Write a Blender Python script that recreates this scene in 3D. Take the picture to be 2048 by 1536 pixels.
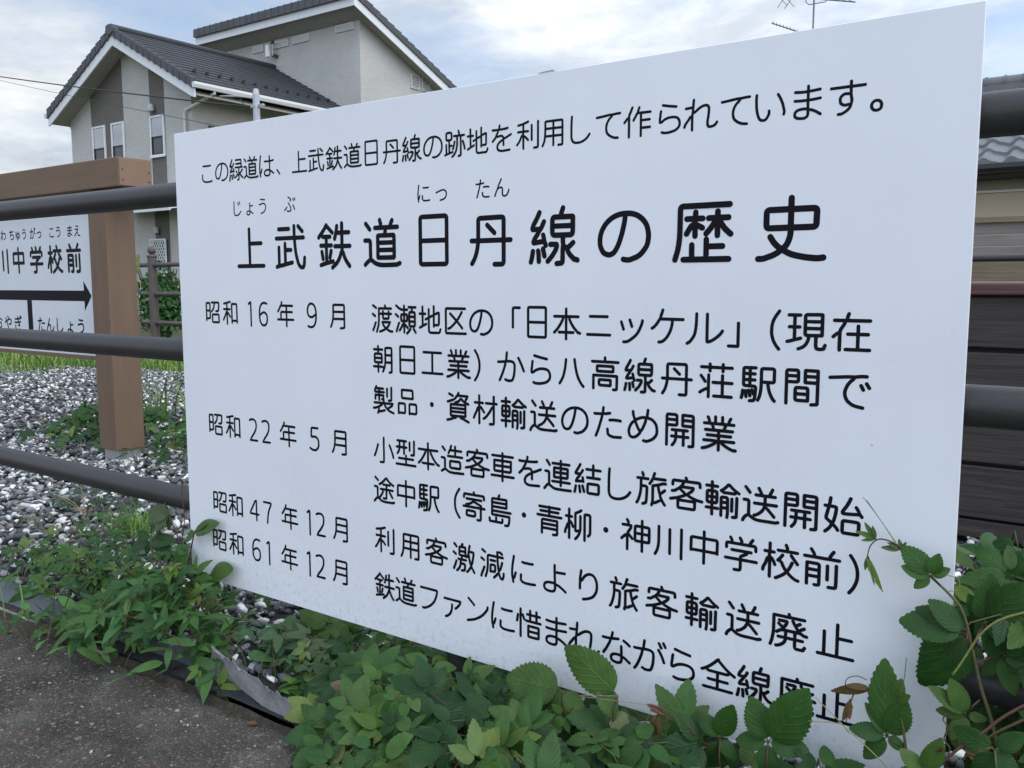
import bpy, bmesh, math, random
import numpy as np
from mathutils import Vector, Matrix
from math import radians, sin, cos, pi

for o in list(bpy.data.objects):
    bpy.data.objects.remove(o)
SC = bpy.context.scene
COL = SC.collection
random.seed(7)
RNG = np.random.default_rng(11)

# ------------------------------------------------------------------ camera, sky, sun, exposure
# world: X along the information sign, Y away from the viewer behind it, Z up, path surface at z = 0
CAM = Vector((1.59781, -1.08506, 0.75))
R = ((0.814235, 0.580534, -0.001191), (0.063935, -0.091711, -0.993731), (-0.577004, 0.809055, -0.111791))
FPX = 1780.0
cam = bpy.data.cameras.new('camera')
cam.sensor_width = 36.0
cam.lens = 36.0 * FPX / 2048.0
cam.clip_start = 0.02
cam.clip_end = 1500
camo = bpy.data.objects.new('camera', cam)
COL.objects.link(camo)
camo.matrix_world = Matrix(((R[0][0], -R[1][0], -R[2][0], CAM.x), (R[0][1], -R[1][1], -R[2][1], CAM.y),
                            (R[0][2], -R[1][2], -R[2][2], CAM.z), (0, 0, 0, 1)))
SC.camera = camo

SUN_AZ, SUN_EL = radians(72), radians(50)      # azimuth measured from -Y (towards the viewer) to +X
sun_dir = Vector((sin(SUN_AZ) * cos(SUN_EL), -cos(SUN_AZ) * cos(SUN_EL), sin(SUN_EL)))
SUN_STRENGTH = 0.7
EXPOSURE = 0.70
sl = bpy.data.lights.new('sun', 'SUN')
sl.energy = SUN_STRENGTH
sl.angle = radians(40)
sl.color = (1.0, 0.97, 0.92)
so = bpy.data.objects.new('sun', sl)
so.rotation_euler = sun_dir.to_track_quat('Z', 'Y').to_euler()
COL.objects.link(so)

world = bpy.data.worlds.new('World')
SC.world = world
world.use_nodes = True
nt = world.node_tree
nt.nodes.clear()
def wn(t, **k):
    n = nt.nodes.new(t)
    for a, v in k.items():
        setattr(n, a, v)
    return n
W = nt.links.new
tc = wn('ShaderNodeTexCoord')
sky = wn('ShaderNodeTexSky', sky_type='NISHITA', sun_disc=False, sun_elevation=SUN_EL,
         sun_rotation=math.atan2(sun_dir.x, sun_dir.y), air_density=1.0, dust_density=1.2, ozone_density=1.0)
sep = wn('ShaderNodeSeparateXYZ'); W(tc.outputs['Generated'], sep.inputs[0])
def wmath(op, a, b=None, clamp=False):
    n = wn('ShaderNodeMath', operation=op); n.use_clamp = clamp
    for i, v in enumerate((a, b)):
        if v is None: continue
        if isinstance(v, (int, float)): n.inputs[i].default_value = v
        else: W(v, n.inputs[i])
    return n.outputs[0]
zc = wmath('ADD', wmath('MAXIMUM', sep.outputs[2], 0.0), 0.16)
comb = wn('ShaderNodeCombineXYZ')          # clouds lie on a layer overhead: direction / height
W(wmath('DIVIDE', sep.outputs[0], zc), comb.inputs[0])
W(wmath('DIVIDE', sep.outputs[1], zc), comb.inputs[1])
def cloud_noise(scale, detail, rough, off):
    m = wn('ShaderNodeMapping'); m.inputs['Location'].default_value = off
    W(comb.outputs[0], m.inputs[0])
    n = wn('ShaderNodeTexNoise'); n.inputs['Scale'].default_value = scale
    n.inputs['Detail'].default_value = detail; n.inputs['Roughness'].default_value = rough
    n.inputs['Distortion'].default_value = 0.25
    W(m.outputs[0], n.inputs['Vector'])
    return n.outputs['Fac']
def wramp(fac, stops):
    r = wn('ShaderNodeValToRGB')
    e = r.color_ramp.elements
    while len(e) < len(stops): e.new(0.5)
    for el, (p, c) in zip(e, stops):
        el.position = p; el.color = (*c, 1)
    W(fac, r.inputs[0])
    return r.outputs[0]
skym = wn('ShaderNodeMixRGB', blend_type='MULTIPLY'); skym.inputs[0].default_value = 1.0
W(sky.outputs[0], skym.inputs[1]); skym.inputs[2].default_value = (0.10, 0.10, 0.10, 1)
skyb = wn('ShaderNodeMixRGB'); skyb.inputs[0].default_value = 0.62      # thin veil over the blue
W(skym.outputs[0], skyb.inputs[1]); skyb.inputs[2].default_value = (0.35, 0.48, 0.70, 1)
cover = wramp(cloud_noise(1.15, 9, 0.6, (2.3, 0.4, 0)), [(0.36, (0, 0, 0)), (0.58, (1, 1, 1))])
shade = wramp(cloud_noise(1.9, 8, 0.62, (5.1, 3.2, 1)), [(0.28, (0.38, 0.44, 0.53)), (0.46, (0.50, 0.55, 0.62)), (0.58, (0.70, 0.73, 0.76)), (0.72, (0.95, 0.95, 0.94))])
# the deck opens towards the side behind the viewer
opening = wramp(wmath('ADD', wmath('MULTIPLY', sep.outputs[1], 0.5), 0.5), [(0.25, (0.55, 0.55, 0.55)), (0.55, (1, 1, 1))])
mixc = wn('ShaderNodeMixRGB'); W(wmath('MULTIPLY', cover, opening), mixc.inputs[0]); W(skyb.outputs[0], mixc.inputs[1]); W(shade, mixc.inputs[2])
# paler, warmer band of cloud low over the horizon
low = wramp(sep.outputs[2], [(0.0, (0.85, 0.85, 0.85)), (0.14, (0.5, 0.5, 0.5)), (0.28, (0, 0, 0))])
mixl = wn('ShaderNodeMixRGB'); W(low, mixl.inputs[0]); W(mixc.outputs[0], mixl.inputs[1])
lowc = wramp(cloud_noise(2.6, 8, 0.6, (1.0, 7.7, 2)), [(0.32, (0.48, 0.54, 0.63)), (0.48, (0.74, 0.77, 0.79)), (0.64, (1.04, 1.02, 0.96))])
W(lowc, mixl.inputs[2])
# the veiled sun brightens the cloud deck on its side of the sky
dotn = wn('ShaderNodeVectorMath', operation='DOT_PRODUCT'); W(tc.outputs['Generated'], dotn.inputs[0]); dotn.inputs[1].default_value = sun_dir
glow = wmath('POWER', wmath('MAXIMUM', wmath('ADD', wmath('MULTIPLY', dotn.outputs['Value'], 0.6), 0.4), 0.0), 1.4)
gain = wmath('ADD', wmath('MULTIPLY', glow, 1.25), 0.70)
scl = wn('ShaderNodeVectorMath', operation='SCALE'); W(mixl.outputs[0], scl.inputs[0]); W(gain, scl.inputs['Scale'])
bg = wn('ShaderNodeBackground'); W(scl.outputs[0], bg.inputs[0]); bg.inputs[1].default_value = 1.0
wo = wn('ShaderNodeOutputWorld'); W(bg.outputs[0], wo.inputs[0])

SC.view_settings.view_transform = 'Standard'
SC.view_settings.look = 'None'
SC.view_settings.exposure = EXPOSURE
SC.view_settings.gamma = 1.0
SC.render.engine = 'CYCLES'
SC.cycles.use_denoising = True
SC.cycles.max_bounces = 8

# centre lines of the strokes of every character used, in the order of the sorted characters; x, y pairs in 1/200 of the em
GLYPHS = [
 [[12,132,34,147,34,0]],
 [[27,10,31,21,55,46,72,68,79,82,82,92,83,112,80,124,77,129,70,135,60,140,41,140,32,138,20,132],[24,8,91,9]],
 [[96,48,16,48,15,51,17,60,46,103,62,130,74,135,76,133,75,10]],
 [[32,86,32,86],[32,86,26,85,29,138,84,138],[32,86,36,84,50,87,61,87,77,80,84,72,88,64,89,56,89,41,88,33,84,24,74,13,59,6,48,6,32,8,15,16]],
 [[89,136,74,140,61,141,48,138,39,132,33,125,26,113,22,100,20,85,21,45,24,33,33,17,41,10,49,6,55,6,69,6,78,11,85,19,88,25,92,42,91,56,89,65,83,75,73,81,65,84,59,84,44,80,31,70,20,67]],
 [[49,9,52,42,60,78,72,105,84,124,88,138,17,138]],
 [[90,79,78,76,66,67,55,64,39,64,29,69,21,79,17,94,18,114,21,122,29,133,38,139,45,141,56,141,63,139,69,136,78,128,84,116,89,98,90,67,86,42,83,33,77,22,70,14,60,8,47,6,37,6,21,11]],
 [[24,34,54,2]],
 [[58,34,52,40,40,44,29,42,23,39,16,31,13,22,14,10,19,3,23,-2,33,-6,44,-6,53,-2,59,3,62,13,62,24,58,34]],
 [[136,48,136,161,184,161]],
 [[13,-10,60,-10,62,-8,62,104]],
 [[35,127,48,126,94,127,155,133],[137,110,134,102,134,98,127,87,124,77,115,60,98,37,93,32,89,31,78,18,73,17,58,10,45,9,36,11,33,14,30,19,30,35,35,50,45,64,56,74,63,79,71,81,83,89,109,94,123,94,143,90,155,83,164,74,167,69,171,53,169,35,163,24,152,13,135,3,113,-3],[85,159,82,143,82,132,79,118,77,72,79,42,87,6]],
 [[140,130,148,117,155,103,164,81,173,43,170,30],[35,137,34,124,34,99,36,65,44,32,52,17,59,12,66,10,77,10,84,15,91,24,96,35,98,40,98,54]],
 [[138,139,102,142,66,147],[72,0,84,2,113,12,127,20,138,30,147,46,150,58,150,72,148,79,145,87,139,93,126,100,114,103,101,103,77,99,42,90]],
 [[45,96,109,100,120,100,122,98,118,87,92,62,91,57,84,49,77,46,37,3,31,3,23,0],[89,52,102,49,108,45,113,31,117,15,120,9,125,4,136,1,171,2],[67,149,111,142,131,140]],
 [[72,152,70,91,71,12,70,7,66,4,53,4,42,8,38,11,30,19,29,29,30,36,35,43,51,56,59,60,66,61,77,70,111,76,128,76,140,74,152,67,158,61,161,56,163,45,161,30,157,22,145,12,134,7,112,2],[122,125,102,120,66,115,42,114,31,116],[182,104,146,128]],
 [[20,103,57,106,78,109,101,110,113,107,122,100,126,84,124,53,121,33,114,13,109,6,95,3,80,3,66,9],[30,4,46,35,59,71,66,92,66,101,72,114,76,156],[183,61,177,73,172,88,149,130]],
 [[20,104,42,104,74,108,99,109,111,106,120,99,123,85,121,49,118,31,111,11,105,5,92,2,73,3,72,6,64,8],[74,152,70,123,70,114,63,99,61,84,52,56,42,31,32,10,22,-4],[63,104,63,104],[149,121,162,101,170,84,178,63],[184,143,174,161],[151,156,163,135]],
 [[22,88,39,86,100,86,127,89,160,95],[144,134,94,126,35,127],[96,152,99,132,105,121,105,114,111,99,112,93,120,82,121,76,127,64,131,59,134,49,133,46,102,49],[43,55,38,38,37,24,41,14,50,5,67,-1,82,-2,104,-2,137,1],[180,142,169,161],[148,153,159,134]],
 [[45,61,42,44,42,30,46,21,49,17,61,10,70,6,84,4,123,4,139,6,158,9],[54,130,104,129,145,131]],
 [[171,42,161,27,147,14,131,6,120,2,107,-1,84,-1,74,2,65,7,59,16,55,31,55,110,58,149]],
 [[119,129,131,104],[144,139,156,119],[55,146,54,137,52,85,52,28,55,17,62,6,72,0,82,-2,104,-2,117,0,134,6,143,12,149,17,170,39]],
 [[113,41,113,41],[115,91,91,93,86,92,80,89,73,83,70,79,67,67,70,53,71,50,79,43,88,40,98,40,106,42,113,41],[61,-1,70,0,73,-1,93,8,108,21,114,30,120,55,120,64,116,84,115,108,115,149],[26,124,177,125]],
 [[76,150,73,124,69,111,68,102,62,81,46,29,35,3],[112,124,88,119,78,119,63,117,27,116],[99,42,101,21,103,16,112,9,126,5,137,4,172,6],[111,89,129,91,155,91,170,89]],
 [[74,149,71,135,71,128,66,114,66,105,57,75,56,67,47,43],[152,129,118,124,84,121,40,121,22,122],[55,60,68,63,77,69,96,75,108,77,125,77,137,74,148,69,155,60,159,53,159,39,156,28,150,18,140,10,129,6,113,2,95,0,66,1]],
 [[36,73,49,76,87,88,103,92,119,94,132,92,144,88,155,76,159,68,159,62,159,46,154,35,145,24,137,18,120,11,98,6,84,5]],
 [[167,136,148,136,127,133,102,133,41,126,25,125],[120,131,115,121,102,111,89,92,83,70,84,49,88,37,91,31,106,17,127,7,140,4,155,3]],
 [[20,124,97,131,124,131,141,135,165,135],[117,130,113,120,105,114,95,102,86,85,81,67,81,54,84,42,90,30,96,22,98,22,105,15,117,9,127,6,153,1],[176,87,165,105],[153,78,144,96]],
 [[28,35,45,61,62,96,66,105,67,112,75,128,75,135,79,152],[25,117,62,117,111,125],[174,12,145,32,137,33,123,41,101,42,85,39,77,34,73,28,71,20,73,9,81,2,96,-2,109,-2,116,-1,122,3,127,7,130,15,130,24,128,89],[173,102,163,110,141,122]],
 [[43,150,35,106,31,69,32,34,37,18,39,3],[37,24,45,28,55,58],[163,126,153,124,109,124,98,126],[177,13,152,10,117,10,110,11,98,15,91,21,88,26,88,36,89,54]],
 [[102,135,100,114,92,77,82,48,74,33,68,25,61,21,52,19,40,23,34,28,27,42,25,53,25,70,30,89,40,105,48,114,59,123,75,131,93,135,118,135,134,130,143,125,152,118,159,110,166,99,171,78,171,63,168,47,165,40,155,26,146,17,138,12,113,3,97,6]],
 [[180,18,155,35,148,36,135,45,123,46,107,46,95,43,84,35,82,30,81,19,84,13,89,7,101,3,123,3,132,6,138,11,141,25,138,100,138,146],[85,110,101,109,133,109,163,111,179,114],[43,154,41,146,39,145,30,71,30,31,35,17,35,10,37,2],[35,23,45,29,53,54]],
 [[159,107,149,125],[105,103,115,115,116,120,115,123,100,133,73,145],[56,8,70,2,100,2,108,5,112,8,116,16,116,28,112,43,97,64,76,86],[172,134,183,114],[150,64,160,49,175,17],[53,44,38,31,16,15]],
 [[43,86,64,84,99,84,130,85,162,88],[105,151,105,59,106,33,106,18,105,11,101,5,98,3,91,-1,84,-1,72,-1,59,1,51,5,45,10,44,15,44,24,46,31,52,37,59,41,74,44,98,44,112,38,121,37,141,28,164,12],[160,130,99,125,74,125,44,128]],
 [[80,78,80,78],[184,39,176,47,167,53,160,54,149,64,144,65,120,75,100,80,62,79,47,74,39,69,30,61,26,54,23,47,21,35,23,27,29,19,35,17,45,17,52,19,57,24,72,51,78,65,80,73,89,86,90,93,105,126,108,136,107,140,52,138],[96,-3,104,-1,109,-2,120,5,135,18,145,31,152,46,157,67,159,95]],
 [[83,46,73,60,60,88,45,133,46,135,45,144],[123,156,122,142,120,135,120,126,113,113,112,105,109,93,97,65,90,53,87,51,80,37,78,36,70,26,60,19,50,15,40,15,31,20,27,27,23,42,24,52,27,64,35,80,43,90,46,93,51,95,60,106,66,107,85,116,102,119,127,117,143,112,150,107,160,97,167,85,170,71,171,57,170,46,166,35,159,25,151,17,133,6,113,0,109,3,101,3]],
 [[23,80,48,92,57,94,64,101,74,103,107,117,129,121,147,121,157,117,162,114,170,105,172,94,172,87,171,81,167,72,158,64,141,59,127,59,112,62],[104,-8,100,-1,97,2,91,24,73,74,66,85,65,92,57,103,57,106,43,134],[109,137,89,154]],
 [[51,115,45,69,45,55,48,45,49,20],[48,50,57,56,59,62,68,74,83,86,93,92,103,95,126,96,136,95,147,89,156,80,160,71,162,63,160,45,157,37,150,28,146,24,134,19,114,17,95,23,89,27,79,38,79,40,74,47],[111,115,115,91,116,56,111,24,104,14,103,10,98,2,89,-8,87,-8,80,-13]],
 [[150,6,134,18,114,28,105,30,93,35,84,35,66,35,53,30,48,26,46,21,46,7,48,4,53,-1,65,-4,73,-5,86,-4,91,-2,97,3,99,13,98,48,98,117],[98,86,148,89]],
 [[97,148,97,103,100,37,100,23,98,11,91,3,80,-1,59,-1,44,4,38,8,34,14,33,20,34,29,36,35,42,41,49,45,63,48,88,48,94,47,105,42,116,40,127,35,144,26,163,12],[97,109,158,112]],
 [[53,117,51,108,50,92,47,74,47,56,59,60,71,70,83,75,95,79,117,81,137,78,147,73,155,64,159,51,159,40,158,33,154,25,145,15,134,9,113,3,90,0,71,1,59,5],[139,133,102,139,64,148]],
 [[52,93,62,99,70,114,82,128,95,136,106,139,116,139,130,133,138,123,142,115,146,102,148,92,148,66,144,49,134,31,126,21,109,10,90,3,69,-3],[50,53,50,81,52,88,50,101,57,150]],
 [[63,117,24,114],[66,155,62,92,60,80,59,78,59,0],[62,87,73,91,94,108,109,117,122,121,137,121,141,118,146,114,149,103,148,75,142,38,142,21,144,16,148,10,152,9,159,8,169,10,174,11,184,17,187,20,187,22,193,29],[57,71,46,67,45,63,21,31,20,26,17,18]],
 [[62,87,73,89,84,98,104,107,120,111,129,112,143,110,152,107,159,103,170,92,174,80,175,60,169,41,158,28,147,20,137,15,118,9],[57,71,46,67,45,63,21,31,20,26,17,18],[59,0,59,78,60,80,62,92,66,155],[63,117,23,114]],
 [[59,87,67,86,75,89,94,90,100,88,105,83,108,78,109,59,109,34],[163,93,121,74,115,73,104,64,97,62,88,57,75,47,70,41,66,34,64,27,65,14,70,7,80,2,91,-1,109,-1,153,2],[81,152,79,142,79,135,70,120,68,111,58,96,57,92,51,81,30,60],[140,133,124,130,97,128,41,127,30,128],[59,87,59,87]],
 [[96,145,60,81,59,74,55,64,45,48,34,24,27,5],[58,67,68,69,78,74,86,76,95,77,102,74,106,70,109,64,110,19,112,11,121,3,127,2,145,3,157,10,164,17,173,31,180,52]],
 [[50,-9,58,-5,60,-5,71,3,80,11,85,19,90,28,95,45,97,72],[121,52,138,67,149,81,154,89,156,99,155,101,41,101]],
 [[60,113,173,112],[120,112,120,92,114,64,102,38,88,18,71,4,54,2],[72,156,67,138,62,128,62,119,40,86,27,72,25,72,18,67]],
 [[47,94,59,58],[60,-4,76,-4,93,5,113,20,127,33,144,59,155,88,158,102],[92,104,103,73]],
 [[167,22,26,22],[150,121,43,121]],
 [[50,7,65,7,87,17,110,32,127,49,138,64,147,83,152,98,157,117,158,127,155,131,152,131,36,131]],
 [[61,141,60,88,55,53,51,40,40,21,27,6,24,6,17,1],[184,64,178,54,173,49,172,47,159,35,142,22,127,14,116,11,112,13,112,140]],
 [[82,105,66,119,43,138],[36,5,52,9,79,17,105,31,121,41,140,56,162,81,173,98,173,102,175,110]],
 [[100,76,100,76]],
 [[91,3,91,156],[17,2,180,2],[91,96,166,96]],
 [[26,57,170,57],[98,-7,98,159],[170,54,170,124,27,124,26,54]],
 [[180,73,17,73],[114,-8,145,-8,149,-6,152,-1,152,150,46,149,46,78,43,49,36,24,28,8,19,-5],[114,98,84,125]],
 [[121,126,121,-7],[121,84,178,84],[99,128,183,127],[110,159,102,141,101,133,94,124,86,110,72,88],[121,40,181,40],[63,163,51,135,44,124,41,110,42,99,42,-7],[40,104,30,101,11,80]],
 [[98,-2,98,86],[21,-3,177,-3],[11,87,30,96,61,118,88,145,94,152,95,152,102,157],[34,99,45,87,152,87,164,99],[100,153,141,116,170,96,189,86],[47,43,152,43]],
 [[67,141,62,93,53,58,48,42,38,24,26,6],[181,-4,166,11,153,31,141,56,130,97,123,144]],
 [[57,75,52,78,45,74,30,45,23,35,8,18],[57,75,64,69,73,66,95,45],[58,-8,58,65,56,85,58,106,58,147],[16,100,96,100],[18,142,41,146,49,146,96,160],[124,42,124,136],[173,156,173,0,170,-5,167,-7,143,-8]],
 [[88,34,29,34],[66,-8,84,-7,88,-1,87,98,30,98,29,96,29,-7],[29,66,88,66],[63,129,63,144,48,166],[17,129,180,129],[134,130,137,142,147,159,153,167],[126,28,126,95],[167,101,167,10,166,-3,162,-6,159,-7,133,-8]],
 [[45,26,59,30,93,56,124,89,124,91,138,108,150,127],[153,31,130,56,101,83,99,83,93,90,60,118],[181,-2,26,-2,26,149,176,149]],
 [[98,158,98,60,94,44,88,31,82,25,81,22,70,16,68,13,55,5,24,-6,10,-6],[43,54,53,38,65,26,84,14,102,5,141,-4,174,-7,187,-5],[98,128,31,128,31,78,105,78,166,78,167,128,98,128]],
 [[20,143,41,147,48,147,82,156,95,156],[55,148,55,107,54,95,55,74,55,-8],[17,102,91,102],[54,81,44,77,31,51,11,22],[112,17,171,17],[112,1,112,142,171,141,171,3],[54,81,66,77,93,45]],
 [[116,3,175,3,175,64,116,64,116,-1],[23,3,79,3,79,64,23,64,23,-1],[54,152,52,151,52,99,145,99,146,100,145,152,54,152]],
 [[126,104,126,-3],[81,67,170,67],[72,-4,178,-4],[83,160,77,143,77,135,66,123,66,116,55,98,48,88,45,78,45,-7],[177,129,20,129],[43,72,31,68,16,54]],
 [[91,141,91,15,92,7,95,0,102,-3,108,-4,171,-3,175,-1,179,3,185,19],[132,36,132,160],[65,79,77,84,85,85,98,94,106,96,120,102,127,103,138,111,147,113,162,120,174,121,173,58,172,50,167,45,147,45],[70,50,55,43,48,42,39,36,17,26],[41,40,40,157],[16,113,63,113]],
 [[99,58,99,-1],[37,38,160,38],[102,153,26,153],[83,152,83,70],[45,152,45,117,43,99,35,80,26,69],[16,-1,181,-1],[20,112,105,112],[170,158,169,72,165,68,146,67],[132,148,132,96]],
 [[19,-5,34,9,34,10,40,16,54,42,59,56,66,85,69,119,16,120],[77,8,72,17,59,30,56,30,45,43,42,44,24,58,22,62,23,71,32,108,32,114,37,129,41,159],[158,128,170,110,171,103,184,87],[173,97,118,92,95,92,99,106,109,120,120,139,132,167],[133,59,98,58,98,0,137,0,172,0,172,58,133,59]],
 [[52,128,52,142,44,156],[23,103,23,128,175,128,176,103],[102,128,102,139,103,143,94,159],[133,92,130,83,127,80,102,67,98,63,98,5,96,-4,91,-7,66,-8],[19,48,180,48],[144,128,147,140,160,158],[152,93,52,93]],
 [[52,39,146,39],[50,49,52,34,52,-2,146,-2,146,34,148,47,151,51],[18,84,27,86,31,85,52,99,57,101,77,120,77,124,82,131],[62,103,72,92,90,78,92,73],[10,41,37,48,45,49,54,53,82,64,98,73,102,73,117,64,138,56,156,50,186,46],[74,114,80,111,136,111,138,110,135,100,125,90,109,79,107,73],[102,143,100,153,96,160],[175,120,174,142,23,142,22,119]],
 [[37,79,66,86,80,93,88,101,97,117],[40,80,40,67],[93,103,127,92,150,83,154,80,154,73,151,62,151,3,149,-5,145,-8,124,-9],[180,67,17,67],[155,116,41,116],[100,146,98,160],[21,124,22,145,176,145,176,124],[59,43,42,43,41,11,91,11,108,12,108,42,59,43]],
 [[183,32,181,42,171,69,150,111],[67,-8,95,-6,97,-4,99,3,99,156],[15,32,30,60,47,108]],
 [[73,4,73,29],[24,22,25,5,27,3,120,3,120,24],[150,121,43,121],[43,96,148,96,150,98,150,144,148,146,43,145,43,47,45,46,170,46,171,44,171,29,169,13,166,1,163,-5,159,-8,155,-9,140,-10],[43,70,180,70],[91,147,92,159,95,161,97,169]],
 [[17,-5,24,6,30,20,36,43,38,66,38,148],[168,-7,168,149],[102,10,102,140]],
 [[98,8,98,137],[17,7,180,7],[27,137,170,137]],
 [[49,38,50,92,167,92],[16,38,181,38],[109,-8,109,135],[60,161,54,142,49,135,46,133,35,115,19,95],[53,137,172,136]],
 [[135,75,135,3,137,-5,143,-8,174,-8,177,-6,179,0,184,7],[173,38,53,38],[90,75,89,32,88,26,84,15,74,4,66,-1,54,-8,42,-10],[106,146,106,152,104,160],[180,145,30,145,29,143,29,63,27,46,22,15,14,-9],[74,89,54,105],[57,122,94,122,95,121,93,110,83,94,74,84,73,78],[45,61,63,74,79,76,163,76,179,66,184,67,192,65],[139,109,159,122],[124,130,134,111,141,103,141,100,155,82],[155,82,161,92,180,103]],
 [[108,160,108,96],[86,135,177,135],[153,160,153,96],[169,33,95,33],[80,95,182,95],[39,-8,39,160],[54,127,66,101],[20,122,13,82],[169,33,169,64,167,66,96,66,95,64,95,26,95,0,169,0,169,33]],
 [[17,128,80,128],[38,128,38,71,34,43,24,11,19,0,13,-8],[139,101,140,89,145,65,150,53,151,45,154,36,165,15,178,-1],[149,58,158,60,178,77],[182,113,173,112,169,113,134,100,112,96,108,93,108,7,102,-10],[118,162,112,147,112,139,98,115,90,104],[111,134,180,134],[38,88,74,87,73,37,70,4,67,-2,64,-5,58,-6,50,-10],[108,2,122,4,147,18],[52,145,47,159]],
 [[44,165,156,165,156,-4,44,-4,44,165],[44,80,156,80]],
 [[66,88,21,88],[21,29,66,30,66,146,22,146,21,14],[88,150,175,150,173,116,170,93,166,88,162,86,138,85],[121,150,118,126,110,107,104,98,86,82],[162,1,94,1,94,59,104,60,172,60,173,1,162,1]],
 [[48,102,154,102],[154,54,46,54],[116,-8,148,-5,152,-2,153,0,153,149,48,149,48,91,46,60,38,27,22,0]],
 [[117,103,174,103],[87,82,23,82],[174,56,116,56],[152,-9,171,-6,173,-1,173,151,117,150,117,62,115,44,109,21,103,8,95,-5],[54,53,54,-7],[14,26,94,26,99,21,106,17],[54,111,54,160],[17,138,92,138],[87,82,86,110,23,110,23,77,23,54,85,54,87,55,87,82]],
 [[98,159,98,-8],[177,117,20,117],[117,117,119,104,128,85,144,61,151,53,174,30,177,28,180,29,188,26],[52,29,145,29],[80,117,78,106,76,100,63,77,41,46,20,27]],
 [[102,117,182,117],[50,92,55,93,66,89,88,61],[50,92,44,86,40,85,31,64,22,46,15,36,14,31,10,23],[52,-7,52,85,51,99,52,123,52,160],[19,117,79,117],[161,159,161,123,159,109,161,93,161,3,159,-4,155,-6,132,-7],[159,99,147,92,133,69,110,42,96,28,85,23]],
 [[109,42,96,41,91,38,80,37,80,137,83,142,107,153,118,161],[113,127,113,57,112,46,108,35,108,31,102,18,94,6,80,-9],[39,160,38,98,37,88,39,71,39,-8],[57,118,18,118],[36,76,27,71,23,55,14,36,12,22],[38,92,50,88,59,74,64,60],[141,-8,141,142,177,142,177,40,175,30,170,28,165,21]],
 [[130,131,130,143,132,148,128,153,125,162],[86,131,180,131],[45,160,45,124,42,98,45,83,45,-8],[66,118,20,118],[76,-10,100,3,128,25,146,53,156,78],[187,-6,173,-3,166,1,146,14,122,40,112,55,104,74,96,78,91,84],[42,90,48,90,56,86,67,66,71,56],[42,90,38,85,34,84,32,81,26,60,13,35,11,22],[109,110,96,92,86,81],[151,114,182,76]],
 [[151,125,151,139,160,155],[177,125,20,125],[117,126,117,160],[80,126,80,160],[64,125,65,114,70,103,70,92],[48,125,48,142,40,157],[179,38,115,38,106,35,91,35,80,38,19,38],[112,35,116,26,149,6,176,-4,180,-2,188,-3],[98,91,98,-8],[37,65,162,65],[86,35,80,26,55,10,25,-2,11,-5],[136,124,134,115,128,103,126,92],[171,92,27,92]],
 [[106,159,106,2],[106,93,171,93],[45,2,45,116],[16,2,180,2]],
 [[70,7,70,90],[112,13,80,8,51,2,38,1,18,-4],[184,31,181,4,178,-4,176,-6,166,-8,158,-4,154,-1,146,10,136,40,131,65,126,121,126,159],[180,112,18,112],[33,0,33,75],[70,64,105,64],[34,149,95,149],[150,158,174,137]],
 [[78,132,76,106,77,90,77,64],[100,114,51,114],[77,97,88,93,99,87],[112,53,112,-3],[112,33,161,33],[118,114,139,114,148,111,151,114,177,114],[145,64,145,132],[146,105,157,97,160,91,168,81,184,67],[146,105,141,104,139,101,134,99,125,85,111,70],[68,-3,68,38],[42,-4,180,-4],[77,97,66,95,51,71],[16,-4,25,24,30,59,31,151,180,151]],
 [[180,128,67,128,67,70,65,39,57,8,50,-8],[150,26,142,23,135,15,135,14,114,-5],[187,31,187,21,184,9,180,-3,173,-5,165,-2,155,15,151,31,151,42,147,54,143,84,140,134,140,157],[89,31,123,31,123,73,89,73,88,28],[152,47,159,50,162,54,170,75,176,97],[88,100,123,100],[18,103,27,99,38,92],[175,149,162,159,156,159],[42,50,22,4,18,-10],[47,145,26,157]],
 [[166,51,164,41,162,37,157,32,157,31,142,17,141,15,109,-1,79,-9],[189,-6,176,-6,159,-1,145,6,125,19,114,30,108,38,105,52],[102,53,170,53],[131,142,130,152,127,160],[52,-10,63,16,69,37,73,73,73,139,74,141,181,141],[109,122,109,75,159,76,159,121],[88,107,180,107],[44,49,30,18,20,-1],[22,160,49,144],[18,105,40,91]],
 [[132,97,127,95,122,85,116,85,104,88,61,88,62,142,107,142,109,140,109,89],[155,25,149,23,139,7,122,-10],[179,-5,173,4,164,15,155,31,155,36,148,46,144,60,139,79,138,92,133,103,134,117,138,131,138,137,143,159],[155,42,159,44,167,69,173,106,174,122,138,122],[53,62,114,62],[72,62,71,31,67,17,58,1,42,-13],[84,62,81,74],[72,37,107,36,105,6,102,-3,98,-6,80,-8],[61,115,109,115],[81,142,82,153,84,160,88,161],[22,157,40,141],[34,91,16,103],[18,-3,33,32,38,48]],
 [[130,92,177,92],[150,121,153,151],[85,45,80,46,73,42,68,31,47,3],[86,160,86,70,84,56,86,36,86,-8],[19,161,38,148,43,143,53,142,59,136,113,136],[85,45,91,40,98,38,117,20],[177,62,130,62],[183,152,125,152],[167,15,182,-6],[36,91,15,106],[21,-2,38,43,43,51],[139,14,120,-6,110,-13],[130,92,131,121,177,121,177,51,176,32,131,32,130,92],[85,63,61,65,61,105,95,106,112,106,112,65,85,63]],
 [[112,55,109,31,98,11,85,-1,63,-10],[173,120,94,120],[94,88,173,88],[16,150,70,150],[44,150,44,35],[73,41,55,36,49,36,39,31,10,24],[19,94,68,94],[145,55,145,6,148,-5,158,-8,172,-8,180,-6,184,-3,184,3,188,11],[112,55,94,56,94,152,149,153,171,153,173,151,173,57,172,56,112,55]],
 [[99,146,99,-5],[168,53,37,53],[137,-7,162,-6,166,-3,167,0,167,146,38,146,38,81,35,46,32,28,28,16,17,-5],[38,100,168,100]],
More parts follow.
